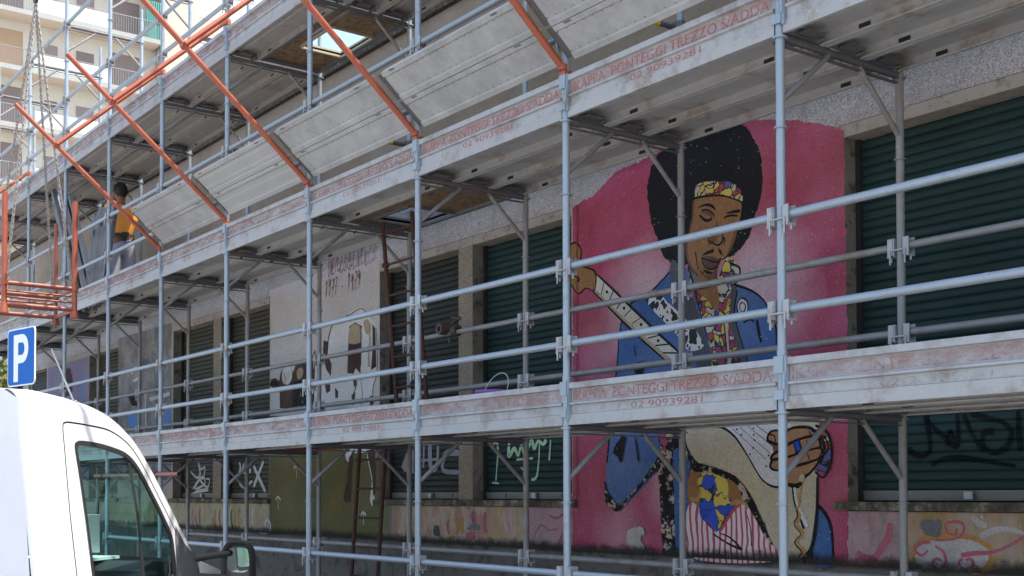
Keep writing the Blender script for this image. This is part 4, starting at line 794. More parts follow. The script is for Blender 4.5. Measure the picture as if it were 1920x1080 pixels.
for i in (-1, 0, 1, 2, 3, 4):
    for r in range(2):
        s0 = .030 + r * .256; wd = .251; h = .05
        prof = [(0, 0), (0, h), (.003, h), (.003, .012), (.04, .010), (.048, .016), (wd - .048, .016), (wd - .04, .010), (wd - .003, .012), (wd - .003, h), (wd, h), (wd, 0), (wd - .036, 0), (wd - .045, .008), (.045, .008), (.036, 0)]
        b = MB()
        f = lambda x, a, c: Vector((x, P0.y, P0.z)) + d * (s0 + a) + nn * (R + .002 + c)
        b.prism(prof, X(i) - .035, X(i + 1) + .115, f=f)
        b.cur = 1
        b.prism([(.01, .028), (.01, .040), (wd - .01, .040), (wd - .01, .028)], X(i + 1) + .114, X(i + 1) + .03, f=f)
        for xx in (X(i) - .30, X(i + 1) + .22):
            vs = [f(xx, wd * .985, -.0008), f(xx + .07, wd * .985, -.0008), f(xx + .08, wd * .93, -.0008), f(xx + .01, wd * .93, -.0008)]; b.add(vs, [(0, 1, 2, 3)])
        for aa in (.052, wd - .052):
            for q in range(19):
                xx = X(i + 1) + .12 + q * .086; b.add([f(xx, aa, -.0009 + .008), f(xx + .010, aa, -.0009 + .008), f(xx + .010, aa + .008, -.0009 + .008), f(xx, aa + .008, -.0009 + .008)], [(0, 1, 2, 3)])
        b.build('fan_plank', ('fan_tread' if i == 3 else 'fan_plate', 'galv_dark'), fan)
# ------------------------------------------------------------------ far apartment block, facade facing +x
AX = -63.0
apt = thing('apartment_block', 'tall cream apartment block with balconies and brown roller blinds rising beyond the scaffolding', 'apartment building', (AX - 6, 18, 0))
ZS = [27.55 + 3.1 * k for k in range(-8, 3)]
b = MB(); b.box(AX - 14, AX - 1.3, -6, 20.3, 0, 36); b.build('wall', 'flat_cream', apt)
b = MB(); b.box(AX - 14, AX - .1, 20.304, 22.3, 0, 36); b.build('stair_tower', 'flat_grey', apt)
b = MB(); b.box(AX - 14, AX - .7, 22.304, 27.3, 0, 36); b.build('wall', 'flat_cream', apt)
def mesh_box(nm, mats, *boxes):
    b = MB()
    for bx in boxes:
        b.cur = bx[6] if len(bx) > 6 else 0; b.box(*bx[:6])
    return b.mesh(nm, mats)
slab = mesh_box('balcony_slab', ('slab_grey', 'slab_soffit'), (-1.3, 0, -5, 20.2, -.13, .13), (-1.29, -.05, -4.9, 20.1, -.135, -.1305, 1))
RAILS = []
for y0, y1 in ((7, 13.1), (17.3, 20.15)):
    bars = MB(); yy = y0
    while yy < y1: bars.box(-.06, -.04, yy, yy + .018, .13, 1.08); yy += .14
    bars.box(-.075, -.03, y0, y1, 1.08, 1.12); RAILS.append(bars.mesh('railing', 'rail_grey'))
panl = mesh_box('balcony_panel', ('balcony_panel', 'rail_grey'), *[(-.06, -.04, 13.15 + .82 * k, 13.15 + .82 * k + .80, .16, .98) for k in range(5)], (-.07, -.03, 13.1, 17.3, 1.02, 1.06, 1))
def win(y0, y1, h0, h1, mat, open_=.0, xw=-1.3):
    b = MB(); b.box(xw + .002, xw + .03, y0 - .06, y0, h0 - .04, h1 + .06); b.box(xw + .002, xw + .03, y1, y1 + .06, h0 - .04, h1 + .06); b.box(xw + .002, xw + .03, y0, y1, h1, h1 + .06); b.box(xw + .002, xw + .06, y0, y1, h0 - .06, h0)
    b.cur = 1; b.box(xw + .001, xw + .012, y0, y1, h0 + open_, h1)
    if open_: b.cur = 2; b.box(xw + .001, xw + .006, y0, y1, h0, h0 + open_ - .002)
    return b.mesh('window', ('flat_cream', mat, 'window_dark'))
wr = random.Random(9)
for k, z in enumerate(ZS):
    M_ = T(AX, 0, z)
    s = put('balcony_slab', slab, apt, M_); [put('railing', m_, s, M_) for m_ in RAILS]; put('balcony_panel', panl, s, M_)
    for (y0, y1, h0, h1, mats) in ((7.2, 8.3, .95, 2.0, 'BP'), (10.3, 12.9, .14, 2.45, 'BOR'), (14.05, 14.75, .95, 2.05, 'BP'), (15.75, 16.75, .95, 2.05, 'PB'), (17.75, 19.35, .14, 2.4, 'BR')):
        m = {'B': 'roller_brown', 'P': 'roller_pink', 'O': 'roller_orange', 'R': 'roller_brown'}[mats[(k) % len(mats)]]
        put('window', win(y0, y1, h0, h1, m, wr.choice((0., .25, .18))), apt, M_)
    put('window', win(22.7, 23.9, .9, 2.3, 'roller_beige', .3, -.7), apt, T(AX, 0, z)); put('window', win(24.2, 26.2, .9, 2.3, 'window_blue', 0., -.7), apt, T(AX, 0, z))
b = MB()
for k in range(14): b.box(AX - .16 + .05 * (k % 2), AX - .10 + .05 * (k % 2), 19.3 + k * .06, 19.36 + k * .06, ZS[8] + .15, ZS[8] + 2.3)
b.build('curtain', 'teal_cloth', apt)

# ------------------------------------------------------------------ parked van, nose towards the scaffolding
van = thing('van', 'white cab van parked nose-in before the scaffolding with black door mirror', 'van', (-2.84, -3.05, 0), rad(132.5), local=True)
WV = 2.0
outline_top = VAN['roof'] + VAN['pillar'][1:]
def YS(x, z): return -.1 * min(1, max(0, (2.05 - z) / .9)) + (.05 * max(0, x - 1.9) ** 2)
top_pts = catmull(outline_top, False, 4)
def dtop(x, z):
    best = 9
    for i in range(len(top_pts) - 1):
        (ax, az), (bx, bz) = top_pts[i], top_pts[i + 1]; l2 = (bx - ax) ** 2 + (bz - az) ** 2 or 1e-9
        t = max(0, min(1, ((x - ax) * (bx - ax) + (z - az) * (bz - az)) / l2)); best = min(best, math.hypot(x - ax - t * (bx - ax), z - az - t * (bz - az)))
    return best
RO = .085
def side(x, z, off=0.):
    y = YS(x, z); dd = dtop(x, z)
    ro = RO * (1 - .45 * max(0, min(1, (x - 1.1) / .3)))
    if dd < ro and z > 1.16: y += ro - math.sqrt(max(0, ro * ro - (ro - dd) ** 2))
    if x < .10: y += .10 - math.sqrt(max(0, .10 ** 2 - (.10 - x) ** 2))
    return Vector((x, y + off, z))
def inside(p, poly):
    c = False; n_ = len(poly)
    for i in range(n_):
        (x1, y1), (x2, y2) = poly[i], poly[i - 1]
        if (y1 > p[1]) != (y2 > p[1]) and p[0] < (x2 - x1) * (p[1] - y1) / (y2 - y1) + x1: c = not c
    return c
def panel(outer, holes, mapf, step=.035, flip=False, extra=()):
    pts, ed = [], []
    for lp in [outer] + holes:
        b0 = len(pts); dense = []
        for i in range(len(lp)):
            a, c = lp[i], lp[(i + 1) % len(lp)]; m_ = max(1, int(math.hypot(c[0] - a[0], c[1] - a[1]) / step))
            dense += [(a[0] + (c[0] - a[0]) * t / m_, a[1] + (c[1] - a[1]) * t / m_) for t in range(m_)]
        pts += dense; k = len(dense); ed += [(b0 + i, b0 + (i + 1) % k) for i in range(k)]
    xs = [p[0] for p in outer]; zs = [p[1] for p in outer]; nb = len(pts)
    xx = min(xs)
    while xx < max(xs):
        zz = min(zs)
        while zz < max(zs):
            if inside((xx, zz), outer) and not any(inside((xx, zz), h) for h in holes) and min(math.hypot(xx - p[0], zz - p[1]) for p in pts[:nb]) > step * .5: pts.append((xx, zz))
            zz += step if zz > 1.1 else step * 3
        xx += step if xx < .2 else step * 1.6
    pts += [p for p in extra if inside(p, outer) and not any(inside(p, h) for h in holes)]
    v, e, f, *_ = delaunay_2d_cdt([Vector(p) for p in pts], ed, [], 0, 1e-6)
    b = MB(); vs = [mapf(p.x, p.y) for p in v]; fs = []
    for t in f:
        c = (sum(v[i].x for i in t) / 3, sum(v[i].y for i in t) / 3)
        if inside(c, outer) and not any(inside(c, h) for h in holes): fs.append(tuple(t) if not flip else tuple(t)[::-1])
    b.add(vs, fs, True); return b
def inset(poly, d_):
    cx = sum(p[0] for p in poly) / len(poly); cz = sum(p[1] for p in poly) / len(poly); out = []
    n_ = len(poly); ar = sum(poly[i][0] * poly[(i + 1) % n_][1] - poly[(i + 1) % n_][0] * poly[i][1] for i in range(n_)); sg = 1 if ar > 0 else -1
    for i in range(n_):
        a, c = poly[i - 1], poly[(i + 1) % n_]; dx, dz = c[0] - a[0], c[1] - a[1]; l = math.hypot(dx, dz) or 1
        out.append((poly[i][0] - sg * dz / l * d_, poly[i][1] + sg * dx / l * d_))
    return out
top_side = [(x, z) for x, z in top_pts if x >= .0]
EX = []
for dd_ in (.006, .016, .030, .048):
    for i in range(len(top_pts) - 1):
        (ax, az), (bx, bz) = top_pts[i], top_pts[i + 1]; l_ = math.hypot(bx - ax, bz - az); m_ = max(1, int(l_ / .025))
        for t in range(m_): EX.append((ax + (bx - ax) * t / m_ + (bz - az) / l_ * dd_, az + (bz - az) * t / m_ - (bx - ax) / l_ * dd_))
CX = .105
ztop = lambda x: 2.254 + (2.250 - 2.254) * x / .2
body_out = [(CX, 2.2519)] + [p for p in top_side if p[0] > CX + .01] + [(2.25, 1.10), (2.62, 1.02), (2.86, .88), (2.92, .55), (2.85, .42), (2.55, .42), (2.52, .62), (2.35, .78), (2.05, .80), (1.85, .62), (1.80, .42), (CX, .42)]
door = [(p[0], p[1]) for p in VAN['door'][1:]] + [(1.80, .95), (1.78, .50), (.32, .50), (.30, 1.2)]
doorc = catmull(door[:-4], False, 4) + door[-4:]
win_o = catmull(VAN['window'][1:], False, 4) + [(1.50, 1.06), (.50, 1.04), (.474, 1.162)]
mirr = lambda f: (lambda x, z: (lambda p: Vector((p.x, WV - p.y, p.z)))(f(x, z)))
for flip, mp in ((False, side), (True, mirr(side))):
    panel(body_out, [doorc], mp, flip=flip, extra=EX).build('side_panel', 'van_white', van)
    b = MB(); na = 14; zr = [.42, .7, 1.0, 1.15, 1.3, 1.5, 1.7, 1.85, 2.0, 2.1, 2.165, 2.19, 2.21, 2.225, 2.236, 2.244, 2.249, 2.2525]
    for z in zr:
        for q in range(na + 1):
            x = .1 * (1 - sin(pi / 2 * q / na)); b.v.append(tuple(mp(max(x, 0.) if q else CX, min(z, ztop(x) - .0005))))
    n1 = na + 1
    for r in range(len(zr) - 1):
        for q in range(na):
            fc_ = [r * n1 + q, r * n1 + q + 1, (r + 1) * n1 + q + 1, (r + 1) * n1 + q]; b.f.append(fc_[::-1] if not flip else fc_); b.mi.append(0); b.sm.append(True)
    b.build('corner_panel', 'van_white', van)
    dr = panel(inset(doorc, .010), [win_o], mp, flip=flip).build('door', 'van_white', van)
    sgn = 1 if not flip else -1
    q = inset(doorc, -.02); qi = inset(doorc, .03); b = MB(); k = len(q); off = lambda p: mp(*p) + Vector((0, .012 * sgn, 0))
    b.add([off(p) for p in q] + [off(p) for p in qi], [(i, (i + 1) % k, k + (i + 1) % k, k + i) for i in range(k)]); b.build('door_seal', 'gap_black', dr)
    # window rubber, glass, divider
    gi = inset(win_o, .026); b = MB(); k = len(gi); ow = inset(win_o, -.003); lift = lambda p, o_: mp(*p) + Vector((0, o_ * sgn, 0))
    b.add([lift(p, -.004) for p in ow] + [lift(p, -.004) for p in gi] + [lift(p, .012) for p in gi], [(i, (i + 1) % k, k + (i + 1) % k, k + i) for i in range(k)] + [(k + i, k + (i + 1) % k, 2 * k + (i + 1) % k, 2 * k + i) for i in range(k)]); b.build('window_rubber', 'rubber', dr)
    panel(gi, [], lambda x, z: mp(x, z) + Vector((0, .010 * sgn, 0)), .06, flip=flip).build('window_pane', 'van_glass', dr)
    dv = VAN['divider']; b = MB(); ps = [(dv[0][0] - .004, dv[0][1] + .01), dv[1], (dv[2][0], 1.08)]
    for a, c in zip(ps, ps[1:]): b.add([lift((a[0] - .016, a[1]), .004), lift((a[0] + .016, a[1]), .004), lift((c[0] + .018, c[1]), .004), lift((c[0] - .018, c[1]), .004)], [(0, 1, 2, 3)])
    b.build('window_divider', 'rubber', dr)
    tri = VAN['tri']; panel(tri, [], lambda x, z: mp(x, z) + Vector((0, -.008 * sgn, 0)), .05, flip=flip).build('mirror_base', 'grey_plastic', dr)
    b = MB(); hp = mp(.45, .93); b.box(.40, .60, min(hp.y, hp.y - .03 * sgn), max(hp.y, hp.y - .03 * sgn), .92, .95); b.build('handle', 'grey_plastic', dr)
# roof, back wall, windscreen, bonnet, nose
b = MB(); prev = None; roof_pts = [p for p in top_pts if p[1] >= 1.978 and p[0] >= 0]
rows = []
for x, z in [(.0, 2.254)] + roof_pts:
    ro = RO; y0 = YS(x, z) + ro + (.10 - math.sqrt(max(0, .10 ** 2 - (.10 - x) ** 2)) if x < .10 else 0); row = []
    for t in range(11):
        u = t / 10; row.append((x, y0 + (WV - 2 * y0) * u, z + .035 * (1 - (2 * u - 1) ** 2)))
    rows.append(row)
b.add([p for r in rows for p in r], [(r * 11 + t, (r + 1) * 11 + t, (r + 1) * 11 + t + 1, r * 11 + t + 1) for r in range(len(rows) - 1) for t in range(10)], True)
b.build('roof', 'van_white', van)
b = MB(); rows = [[(0.0, .185 if z > 2.2 else .10 + YS(0, z), z), (0.0, WV - (.185 if z > 2.2 else .10 + YS(0, z)), z)] for z in (.42, 1.0, 1.5, 2.0, 2.2, 2.254)]
b.add([p for r in rows for p in r], [(2 * r, 2 * r + 2, 2 * r + 3, 2 * r + 1) for r in range(5)])
b.add([(0, .185, 2.254), (0, 1.0, 2.289), (0, WV - .185, 2.254)], [(0, 1, 2)]); b.build('back_wall', 'van_white', van)
pil = [p for p in top_pts if p[1] <= 1.983]
b = MB(); rows = []
for x, z in pil:
    y0 = YS(x, z) + RO * .55; rows.append([(x + .12 * (1 - (2 * t / 8 - 1) ** 2), y0 + (WV - 2 * y0) * t / 8, z) for t in range(9)])
b.add([p for r in rows for p in r], [(r * 9 + t, (r + 1) * 9 + t, (r + 1) * 9 + t + 1, r * 9 + t + 1) for r in range(len(rows) - 1) for t in range(8)], True); b.build('windscreen', 'van_glass', van)
b = MB(); nose = [(1.926, 1.175), (2.25, 1.10), (2.62, 1.02), (2.86, .88), (2.92, .55), (2.85, .42)]; rows = []
for x, z in nose: rows.append([(x + (.10 if z > .9 else .14) * (1 - (2 * t / 8 - 1) ** 2), YS(x, z) + (WV - 2 * YS(x, z)) * t / 8, z + .03 * (1 - (2 * t / 8 - 1) ** 2)) for t in range(9)])
b.add([p for r in rows for p in r], [(r * 9 + t, (r + 1) * 9 + t, (r + 1) * 9 + t + 1, r * 9 + t + 1) for r in range(5) for t in range(8)], True); b.build('bonnet', 'van_white', van)
for y in (.06, WV - .06):
    b = MB(); s_ = 1 if y < 1 else -1; b.box(2.80, 2.99, min(y, y + .28 * s_), max(y, y + .28 * s_), .70, .88); b.build('headlight', 'mirror_glass', van)
b = MB(); b.box(2.88, 3.06, .1, WV - .1, .40, .60); b.build('bumper', 'grey_plastic', van)
for x in (2.2, -1.6):
    for y in (.02, WV - .24):
        b = MB(); b.tube((x, y, .34), (x, y + .22, .34), .34, 24); wl = b.build('wheel', 'rubber', van); b = MB(); b.tube((x, y - .004, .34), (x, y + .224, .34), .21, 18); b.build('rim', 'sign_back', wl)
b = MB(); b.box(-2.6, -.25, .0, WV, .62, .74); b.box(-2.6, -.03, .45, WV - .45, .44, .615); b.build('flat_bed', 'galv_dark', van)
b = MB(); b.box(.02, 1.85, .06, WV - .06, .44, .50); b.build('cab_floor', 'dash', van)
# interior seen through the glass
b = MB(); b.prism([(1.40, 1.02), (1.42, 1.13), (1.62, 1.19), (1.93, 1.16), (1.93, .7), (1.45, .7)], .10, WV - .10, f=lambda y, x, z: (x, y, z)); b.build('dashboard', 'dash', van)
b = MB(); b.box(1.46, 1.80, .45, .80, 1.195, 1.215, None); b.box(1.50, 1.75, .84, 1.15, 1.20, 1.21); b.box(-.16, .16, -.002, .002, -.12, .16, T(1.50, .62, 1.36) @ Matrix.Rotation(rad(-62), 4, 'Z') @ Matrix.Rotation(rad(18), 4, 'X')); b.build('papers', 'paper', van)
def rbox(nm, mat, x0, x1, y0, y1, z0, z1, lean=0., r=.05):
    me = bpy.data.meshes.new(nm); bm = bmesh.new(); bmesh.ops.create_cube(bm, size=1)
    for v in bm.verts: v.co = Vector((x0 + (x1 - x0) * (v.co.x + .5), y0 + (y1 - y0) * (v.co.y + .5), z0 + (z1 - z0) * (v.co.z + .5)))
    bmesh.ops.bevel(bm, geom=bm.edges[:] + bm.verts[:], offset=r, segments=3, affect='EDGES', profile=.6)
    for v in bm.verts: v.co.x -= lean * (v.co.z - z0)
    bm.to_mesh(me); bm.free(); me.materials.append(MAT[mat]); me.polygons.foreach_set('use_smooth', [True] * len(me.polygons)); return me
for y, cov in ((.22, 'seat_cover'), (1.28, 'seat_cloth')):
    s_ = put('seat', rbox('seat', cov, .52, .64, y, y + .46, .75, 1.27, .18), van); put('headrest', rbox('headrest', cov, .40, .49, y + .12, y + .36, 1.32, 1.48, .1, .04), s_)
    put('cushion', rbox('cushion', cov, .60, 1.15, y, y + .50, .55, .76, 0), s_)
b = MB(); Mx = T(1.25, 1.52, 1.12) @ Matrix.Rotation(rad(-58), 4, 'Y')
for k in range(24):
    a0, a1 = 2 * pi * k / 24, 2 * pi * (k + 1) / 24; b.tube(Mx @ Vector((.2 * cos(a0), .2 * sin(a0), 0)), Mx @ Vector((.2 * cos(a1), .2 * sin(a1), 0)), .016, 6, caps=False)
b.tube(Mx @ Vector((-.2, 0, 0)), Mx @ Vector((.2, 0, 0)), .018, 6); b.tube(Mx @ Vector((0, 0, .0)), Mx @ Vector((0, 0, .3)), .03, 8); b.build('steering_wheel', 'rubber', van)
put('box', rbox('box', 'cyan_box', .78, .90, .30, .42, 1.42, 1.53, 0, .02), van) if False else None
# mirrors on black double arms
for sg, ys in ((1, -.10), (-1, WV + .10)):
    yy = lambda a: ys - a * sg
    b = MB(); b.tube((1.86, yy(-.03), 1.19), (2.06, yy(.17), 1.225), .024, 8); b.tube((1.86, yy(-.03), 1.07), (2.06, yy(.17), 1.05), .022, 8)
    ma = b.build('mirror_arm', 'rubber', van)
    b = MB(); nseg = 28
    def ell(cx, a, hb, zc, k): 
        t = 2 * pi * k / nseg; c, s = cos(t), sin(t); ex = .55
        return (cx, yy(.24) + a * math.copysign(abs(c) ** ex, c), zc + hb * math.copysign(abs(s) ** ex, s))
    secs = [(2.03, .118, .215), (2.06, .124, .222), (2.13, .112, .205), (2.19, .075, .15)]
    vs = [ell(cx, a, hb, 1.095, k) for cx, a, hb in secs for k in range(nseg)]
    fs = [(s * nseg + k, s * nseg + (k + 1) % nseg, (s + 1) * nseg + (k + 1) % nseg, (s + 1) * nseg + k) for s in range(3) for k in range(nseg)] + [tuple(3 * nseg + k for k in range(nseg))]
    b.add(vs, fs, True)
    vs = [ell(2.03, .118, .215, 1.095, k) for k in range(nseg)] + [ell(2.033, .10, .195, 1.095, k) for k in range(nseg)] + [ell(2.075, .094, .187, 1.095, k) for k in range(nseg)]
    b.add(vs, [(s * nseg + k, s * nseg + (k + 1) % nseg, (s + 1) * nseg + (k + 1) % nseg, (s + 1) * nseg + k) for s in range(2) for k in range(nseg)], True)
    mh = b.build('mirror', 'rubber', van)
    b = MB(); b.add([ell(2.07, .09, .09, 1.175, k) for k in range(nseg)], [tuple(range(nseg))]); b.add([ell(2.069, .086, .06, .965, k) for k in range(nseg)], [tuple(range(nseg))]); b.build('mirror_glass', 'mirror_glass', mh)
    b = MB(); b.add([ell(2.074, .0935, .186, 1.095, k) for k in range(nseg)], [tuple(range(nseg))]); b.build('mirror_backing', 'grey_plastic', mh)
b = MB(); b.tube((0.949, .30, 2.230), (0.669, .30, 2.561), .007, 6, .005); b.tube((0.959, .30, 2.200), (0.939, .30, 2.260), .014, 8); b.build('aerial', 'galv_tube', van)

# ------------------------------------------------------------------ parking sign
import mathutils
sg = thing('parking_sign', 'square blue parking sign with white P on a grey pole behind the van roof', 'road sign', (-8.82, -1.545, 0), rad(11.0), local=True)
def rrect(w_, h_, r, n_=6): return [(cx + r * cos(a), cy + r * sin(a)) for cx, cy, a0 in ((w_ / 2 - r, h_ / 2 - r, 0), (-w_ / 2 + r, h_ / 2 - r, pi / 2), (-w_ / 2 + r, -h_ / 2 + r, pi), (w_ / 2 - r, -h_ / 2 + r, 3 * pi / 2)) for a in [a0 + pi / 2 * k / n_ for k in range(n_ + 1)]]
SZ = 3.08
b = MB(); b.prism(rrect(.60, .60, .05), -.012, .0, f=lambda y, x, z: (x, y, z + SZ)); pn = b.build('sign_panel', 'sign_white', sg)
b = MB(); b.prism(rrect(.572, .572, .04), -.0145, -.0125, f=lambda y, x, z: (x, y, z + SZ)); b.build('sign_field', 'sign_blue', pn)
b = MB()
def arc(cx, cz, rx, rz, a0, a1, n_=10): return [(cx + rx * cos(a0 + (a1 - a0) * k / n_), cz + rz * sin(a0 + (a1 - a0) * k / n_)) for k in range(n_ + 1)]
o_ = [(-.155, .235)] + arc(.035, .085, .135, .15, pi / 2, -pi / 2) + [(-.055, -.065)]; i_ = [(-.055, .15)] + arc(.03, .085, .055, .065, pi / 2, -pi / 2) + [(-.055, .02)]
b.add([(x, -.0165, z + SZ) for x, z in [(-.155, .235), (-.055, .235), (-.055, -.255), (-.155, -.255)]], [(0, 1, 2, 3)])
oo = [(-.055, .235)] + arc(.035, .085, .135, .15, pi / 2, -pi / 2) + [(-.055, -.065)]
k = len(oo); b.add([(x, -.0165, z + SZ) for x, z in oo + i_], [(i, i + 1, k + i + 1, k + i) for i in range(k - 1)]); b.build('lettering', 'sign_white', pn)
b = MB(); b.tube((0, .045, 0), (0, .045, SZ + .28), .03, 14); b.box(-.2, .2, .002, .014, SZ + .12, SZ + .15); b.box(-.2, .2, .002, .014, SZ - .15, SZ - .12); b.build('pole', 'sign_back', sg)
# ------------------------------------------------------------------ worker on the middle deck
DZ2 = ZT[1] + .08
def skin(name, verts, edges, mat, parent, lv=2, root=0, M=None):
    me = bpy.data.meshes.new(name); me.from_pydata([v[:3] for v in verts], edges, []); o = bpy.data.objects.new(name, me); COL.objects.link(o)
    m = o.modifiers.new('s', 'SKIN'); m.use_smooth_shade = True
    sv = me.skin_vertices[0].data
    for i, v in enumerate(verts): sv[i].radius = (v[3], v[4] if len(v) > 4 else v[3]); sv[i].use_root = (i == root)
    o.modifiers.new('d', 'SUBSURF').levels = lv
    dg = bpy.context.evaluated_depsgraph_get(); e = bpy.data.meshes.new_from_object(o.evaluated_get(dg)); bpy.data.objects.remove(o)
    e.materials.clear(); e.materials.append(MAT[mat]); e.name = name
    e.polygons.foreach_set('use_smooth', [True] * len(e.polygons)); e.polygons.foreach_set('material_index', [0] * len(e.polygons))
    return put(name, e, parent, M)
man = thing('person', 'worker in orange high-visibility vest and grey trousers handling steel boards on the deck', 'person', (-12.36, .68, DZ2), 0, local=True)
# faces -x, left arm reaching forward to the boards, right forearm bent at the waist; origin at the feet
B_ = [(.0, 0, .98, .14, .12), (.01, 0, 1.15, .145, .115), (.02, 0, 1.33, .17, .12), (.02, 0, 1.46, .10, .08), (.0, 0, 1.53, .055), (-.03, 0, 1.60, .075), (-.04, 0, 1.70, .085), (-.03, 0, 1.75, .06),
      (.02, -.19, 1.42, .062), (.06, -.24, 1.16, .048), (-.16, -.22, 1.08, .036), (-.24, -.20, 1.08, .03),
      (.0, .19, 1.42, .062), (-.26, .22, 1.36, .048), (-.52, .18, 1.46, .036), (-.60, .17, 1.48, .03),
      (.02, -.10, .92, .10), (.0, -.12, .50, .066), (.05, -.12, .10, .045), (-.06, -.13, .045, .04), (-.13, -.13, .035, .03),
      (.0, .10, .92, .10), (-.06, .13, .50, .066), (.0, .14, .10, .045), (-.11, .15, .045, .04), (-.18, .15, .035, .03)]
E_ = [(0, 1), (1, 2), (2, 3), (3, 4), (4, 5), (5, 6), (6, 7), (2, 8), (8, 9), (9, 10), (10, 11), (2, 12), (12, 13), (13, 14), (14, 15), (0, 16), (16, 17), (17, 18), (18, 19), (19, 20), (0, 21), (21, 22), (22, 23), (23, 24), (24, 25)]
body = skin('body', B_, E_, 'human_skin', man)
g_ = lambda idx, k, add=0.: [tuple(B_[i][:3]) + tuple(r * k + add for r in B_[i][3:]) for i in idx]
skin('vest', g_([0, 1, 2, 3, 8, 12], 1.0, .022) + [(.05, -.225, 1.28, .066), (-.14, .21, 1.39, .064)], [(0, 1), (1, 2), (2, 3), (2, 4), (2, 5), (4, 6), (5, 7)], 'vest_orange', man)
skin('trousers', [(.0, 0, .99, .155, .14), (.02, -.10, .90, .125), (.01, -.125, .50, .09), (.05, -.125, .12, .082), (.0, .10, .90, .125), (-.06, .13, .50, .09), (.0, .14, .12, .082), (.0, 0, 1.06, .15, .13)], [(0, 1), (1, 2), (2, 3), (0, 4), (4, 5), (5, 6), (0, 7)], 'trousers_grey', man)
bm = bmesh.new(); bmesh.ops.create_icosphere(bm, subdivisions=4, radius=1)
kill = []
for v in bm.verts:
    p = v.co.copy(); v.co = Vector((-.028 + .112 * p.x, .097 * p.y, 1.695 + .122 * p.z))
    if (p.x < -.55 and p.z < .55) or (p.z < -.25 and p.x < .35) or p.z < -.75: kill.append(v)
    else: v.co += p * .006 * sin(31 * p.x + 17 * p.y) * cos(23 * p.z + 11 * p.y)
bmesh.ops.delete(bm, geom=kill, context='VERTS'); hm = bpy.data.meshes.new('hair'); bm.to_mesh(hm); bm.free(); hm.materials.append(MAT['hair_black'])
hm.polygons.foreach_set('use_smooth', [True] * len(hm.polygons)); put('hair', hm, man)
def hand(x, y, z, dx, dz):
    v = [(x, y, z, .034, .022), (x + dx * .06, y, z + dz * .06, .042, .024)]; e = [(0, 1)]
    for k in range(4):
        yy = y - .032 + .021 * k; b0 = len(v); L_ = (.075, .088, .084, .066)[k]
        v += [(x + dx * .09, yy, z + dz * .09, .0135), (x + dx * (.09 + L_ * .55), yy, z + dz * (.09 + L_ * .55) - .012, .0125), (x + dx * (.09 + L_ * .8), yy, z + dz * (.09 + L_ * .8) - .045, .011)]; e += [(1, b0), (b0, b0 + 1), (b0 + 1, b0 + 2)]
    b0 = len(v); v += [(x + dx * .03, y - .045, z - .01, .015), (x + dx * .075, y - .058, z - .035, .013)]; e += [(0, b0), (b0, b0 + 1)]
    v.append((x - dx * .07, y, z - dz * .07, .042)); e.append((0, len(v) - 1))
    return v, e
for a in ((-.25, -.20, 1.08, -1, .05), (-.61, .165, 1.48, -.9, .3)): skin('glove', *hand(*a), 'glove_white', man, 2)
for idx in ((18, 19, 20), (23, 24, 25)):
    p = [B_[i] for i in idx]; skin('shoe', [(p[0][0], p[0][1], .085, .06), (p[1][0], p[1][1], .055, .055), (p[2][0] - .02, p[2][1], .04, .042)], [(0, 1), (1, 2)], 'shoe_dark', man)
b = MB()
for k in range(20):
    a0, a1 = 2 * pi * k / 20, 2 * pi * (k + 1) / 20; P_ = lambda a, z: Vector((.005 + .172 * cos(a), .182 * sin(a), z))
    b.add([P_(a0, 1.03), P_(a1, 1.03), P_(a1, 1.075), P_(a0, 1.075)], [(0, 1, 2, 3)])
b.box(.135, .19, -.03, .05, .98, 1.09); b.build('belt', 'strap_dark', man)
# face: nose, ears, eyes on the head turned to -x
b = MB()
b.tube((-.118, 0, 1.685), (-.142, 0, 1.655), .010, 8, .017)
for s in (-1, 1): b.ring((-.03, s * .084, 1.675), .006, .028, .014, 10, 'Y')
b.box(-.122, -.112, -.026, .026, 1.622, 1.632); b.build('face_features', 'human_skin', body)
b = MB()
for s in (-1, 1): b.box(-.120, -.112, s * .032 - .013, s * .032 + .013, 1.694, 1.704)
b.build('eye', 'hair_black', body)

# ------------------------------------------------------------------ loose boards stood on the deck
def loose(label, foot, top, twist, wd=.20, grp=None, L_=None, mat='galv_board'):
    foot, top = Vector(foot), Vector(top); z = (top - foot); L = L_ or z.length; z = z.normalized(); x = Vector((cos(twist), sin(twist), 0)); x = (x - z * x.dot(z)).normalized(); y = z.cross(x)
    M3 = Matrix((x, y, z)).transposed().to_4x4(); M3.translation = foot
    t = thing('steel_board', label, 'steel board', foot, 0, grp)
    h = .06; prof = [(0, 0), (0, h), (.003, h), (.003, .003), (wd - .003, .003), (wd - .003, h), (wd, h), (wd, 0), (wd * .62, 0), (wd * .58, .012), (wd * .42, .012), (wd * .38, 0)]
    b = MB(); b.prism(prof, 0, L, f=lambda q, a, c: M3 @ Vector((a - wd / 2, c, q))); b.build('channel', mat, t)
    b = MB()
    for q in (0, L):
        for a in (-wd * .3, wd * .3): b.tube(M3 @ Vector((a, .025, q - .04)), M3 @ Vector((a, .025, q + .035)), .011, 8)
    b.build('hook', 'galv_dark', t); b = MB()
    for q in (.18, L - .25): b.box(-wd * .12, wd * .12, -.0025, -.0005, q, q + .07, M3)
    b.build('slot', 'gap_black', t)
    return t
G1 = 'steel boards stacked upright on the deck beside the worker'
stk = [(-11.98, 'leftmost, narrow board of the upright bundle by the worker'), (-11.86, 'second upright board from the left in the bundle by the worker'), (-11.73, 'middle upright board of the bundle beside the worker'),
       (-11.60, 'fourth upright board of the bundle, leaning right towards the worker'), (-11.47, 'upright board of the bundle nearest the worker, close to the grey post')]
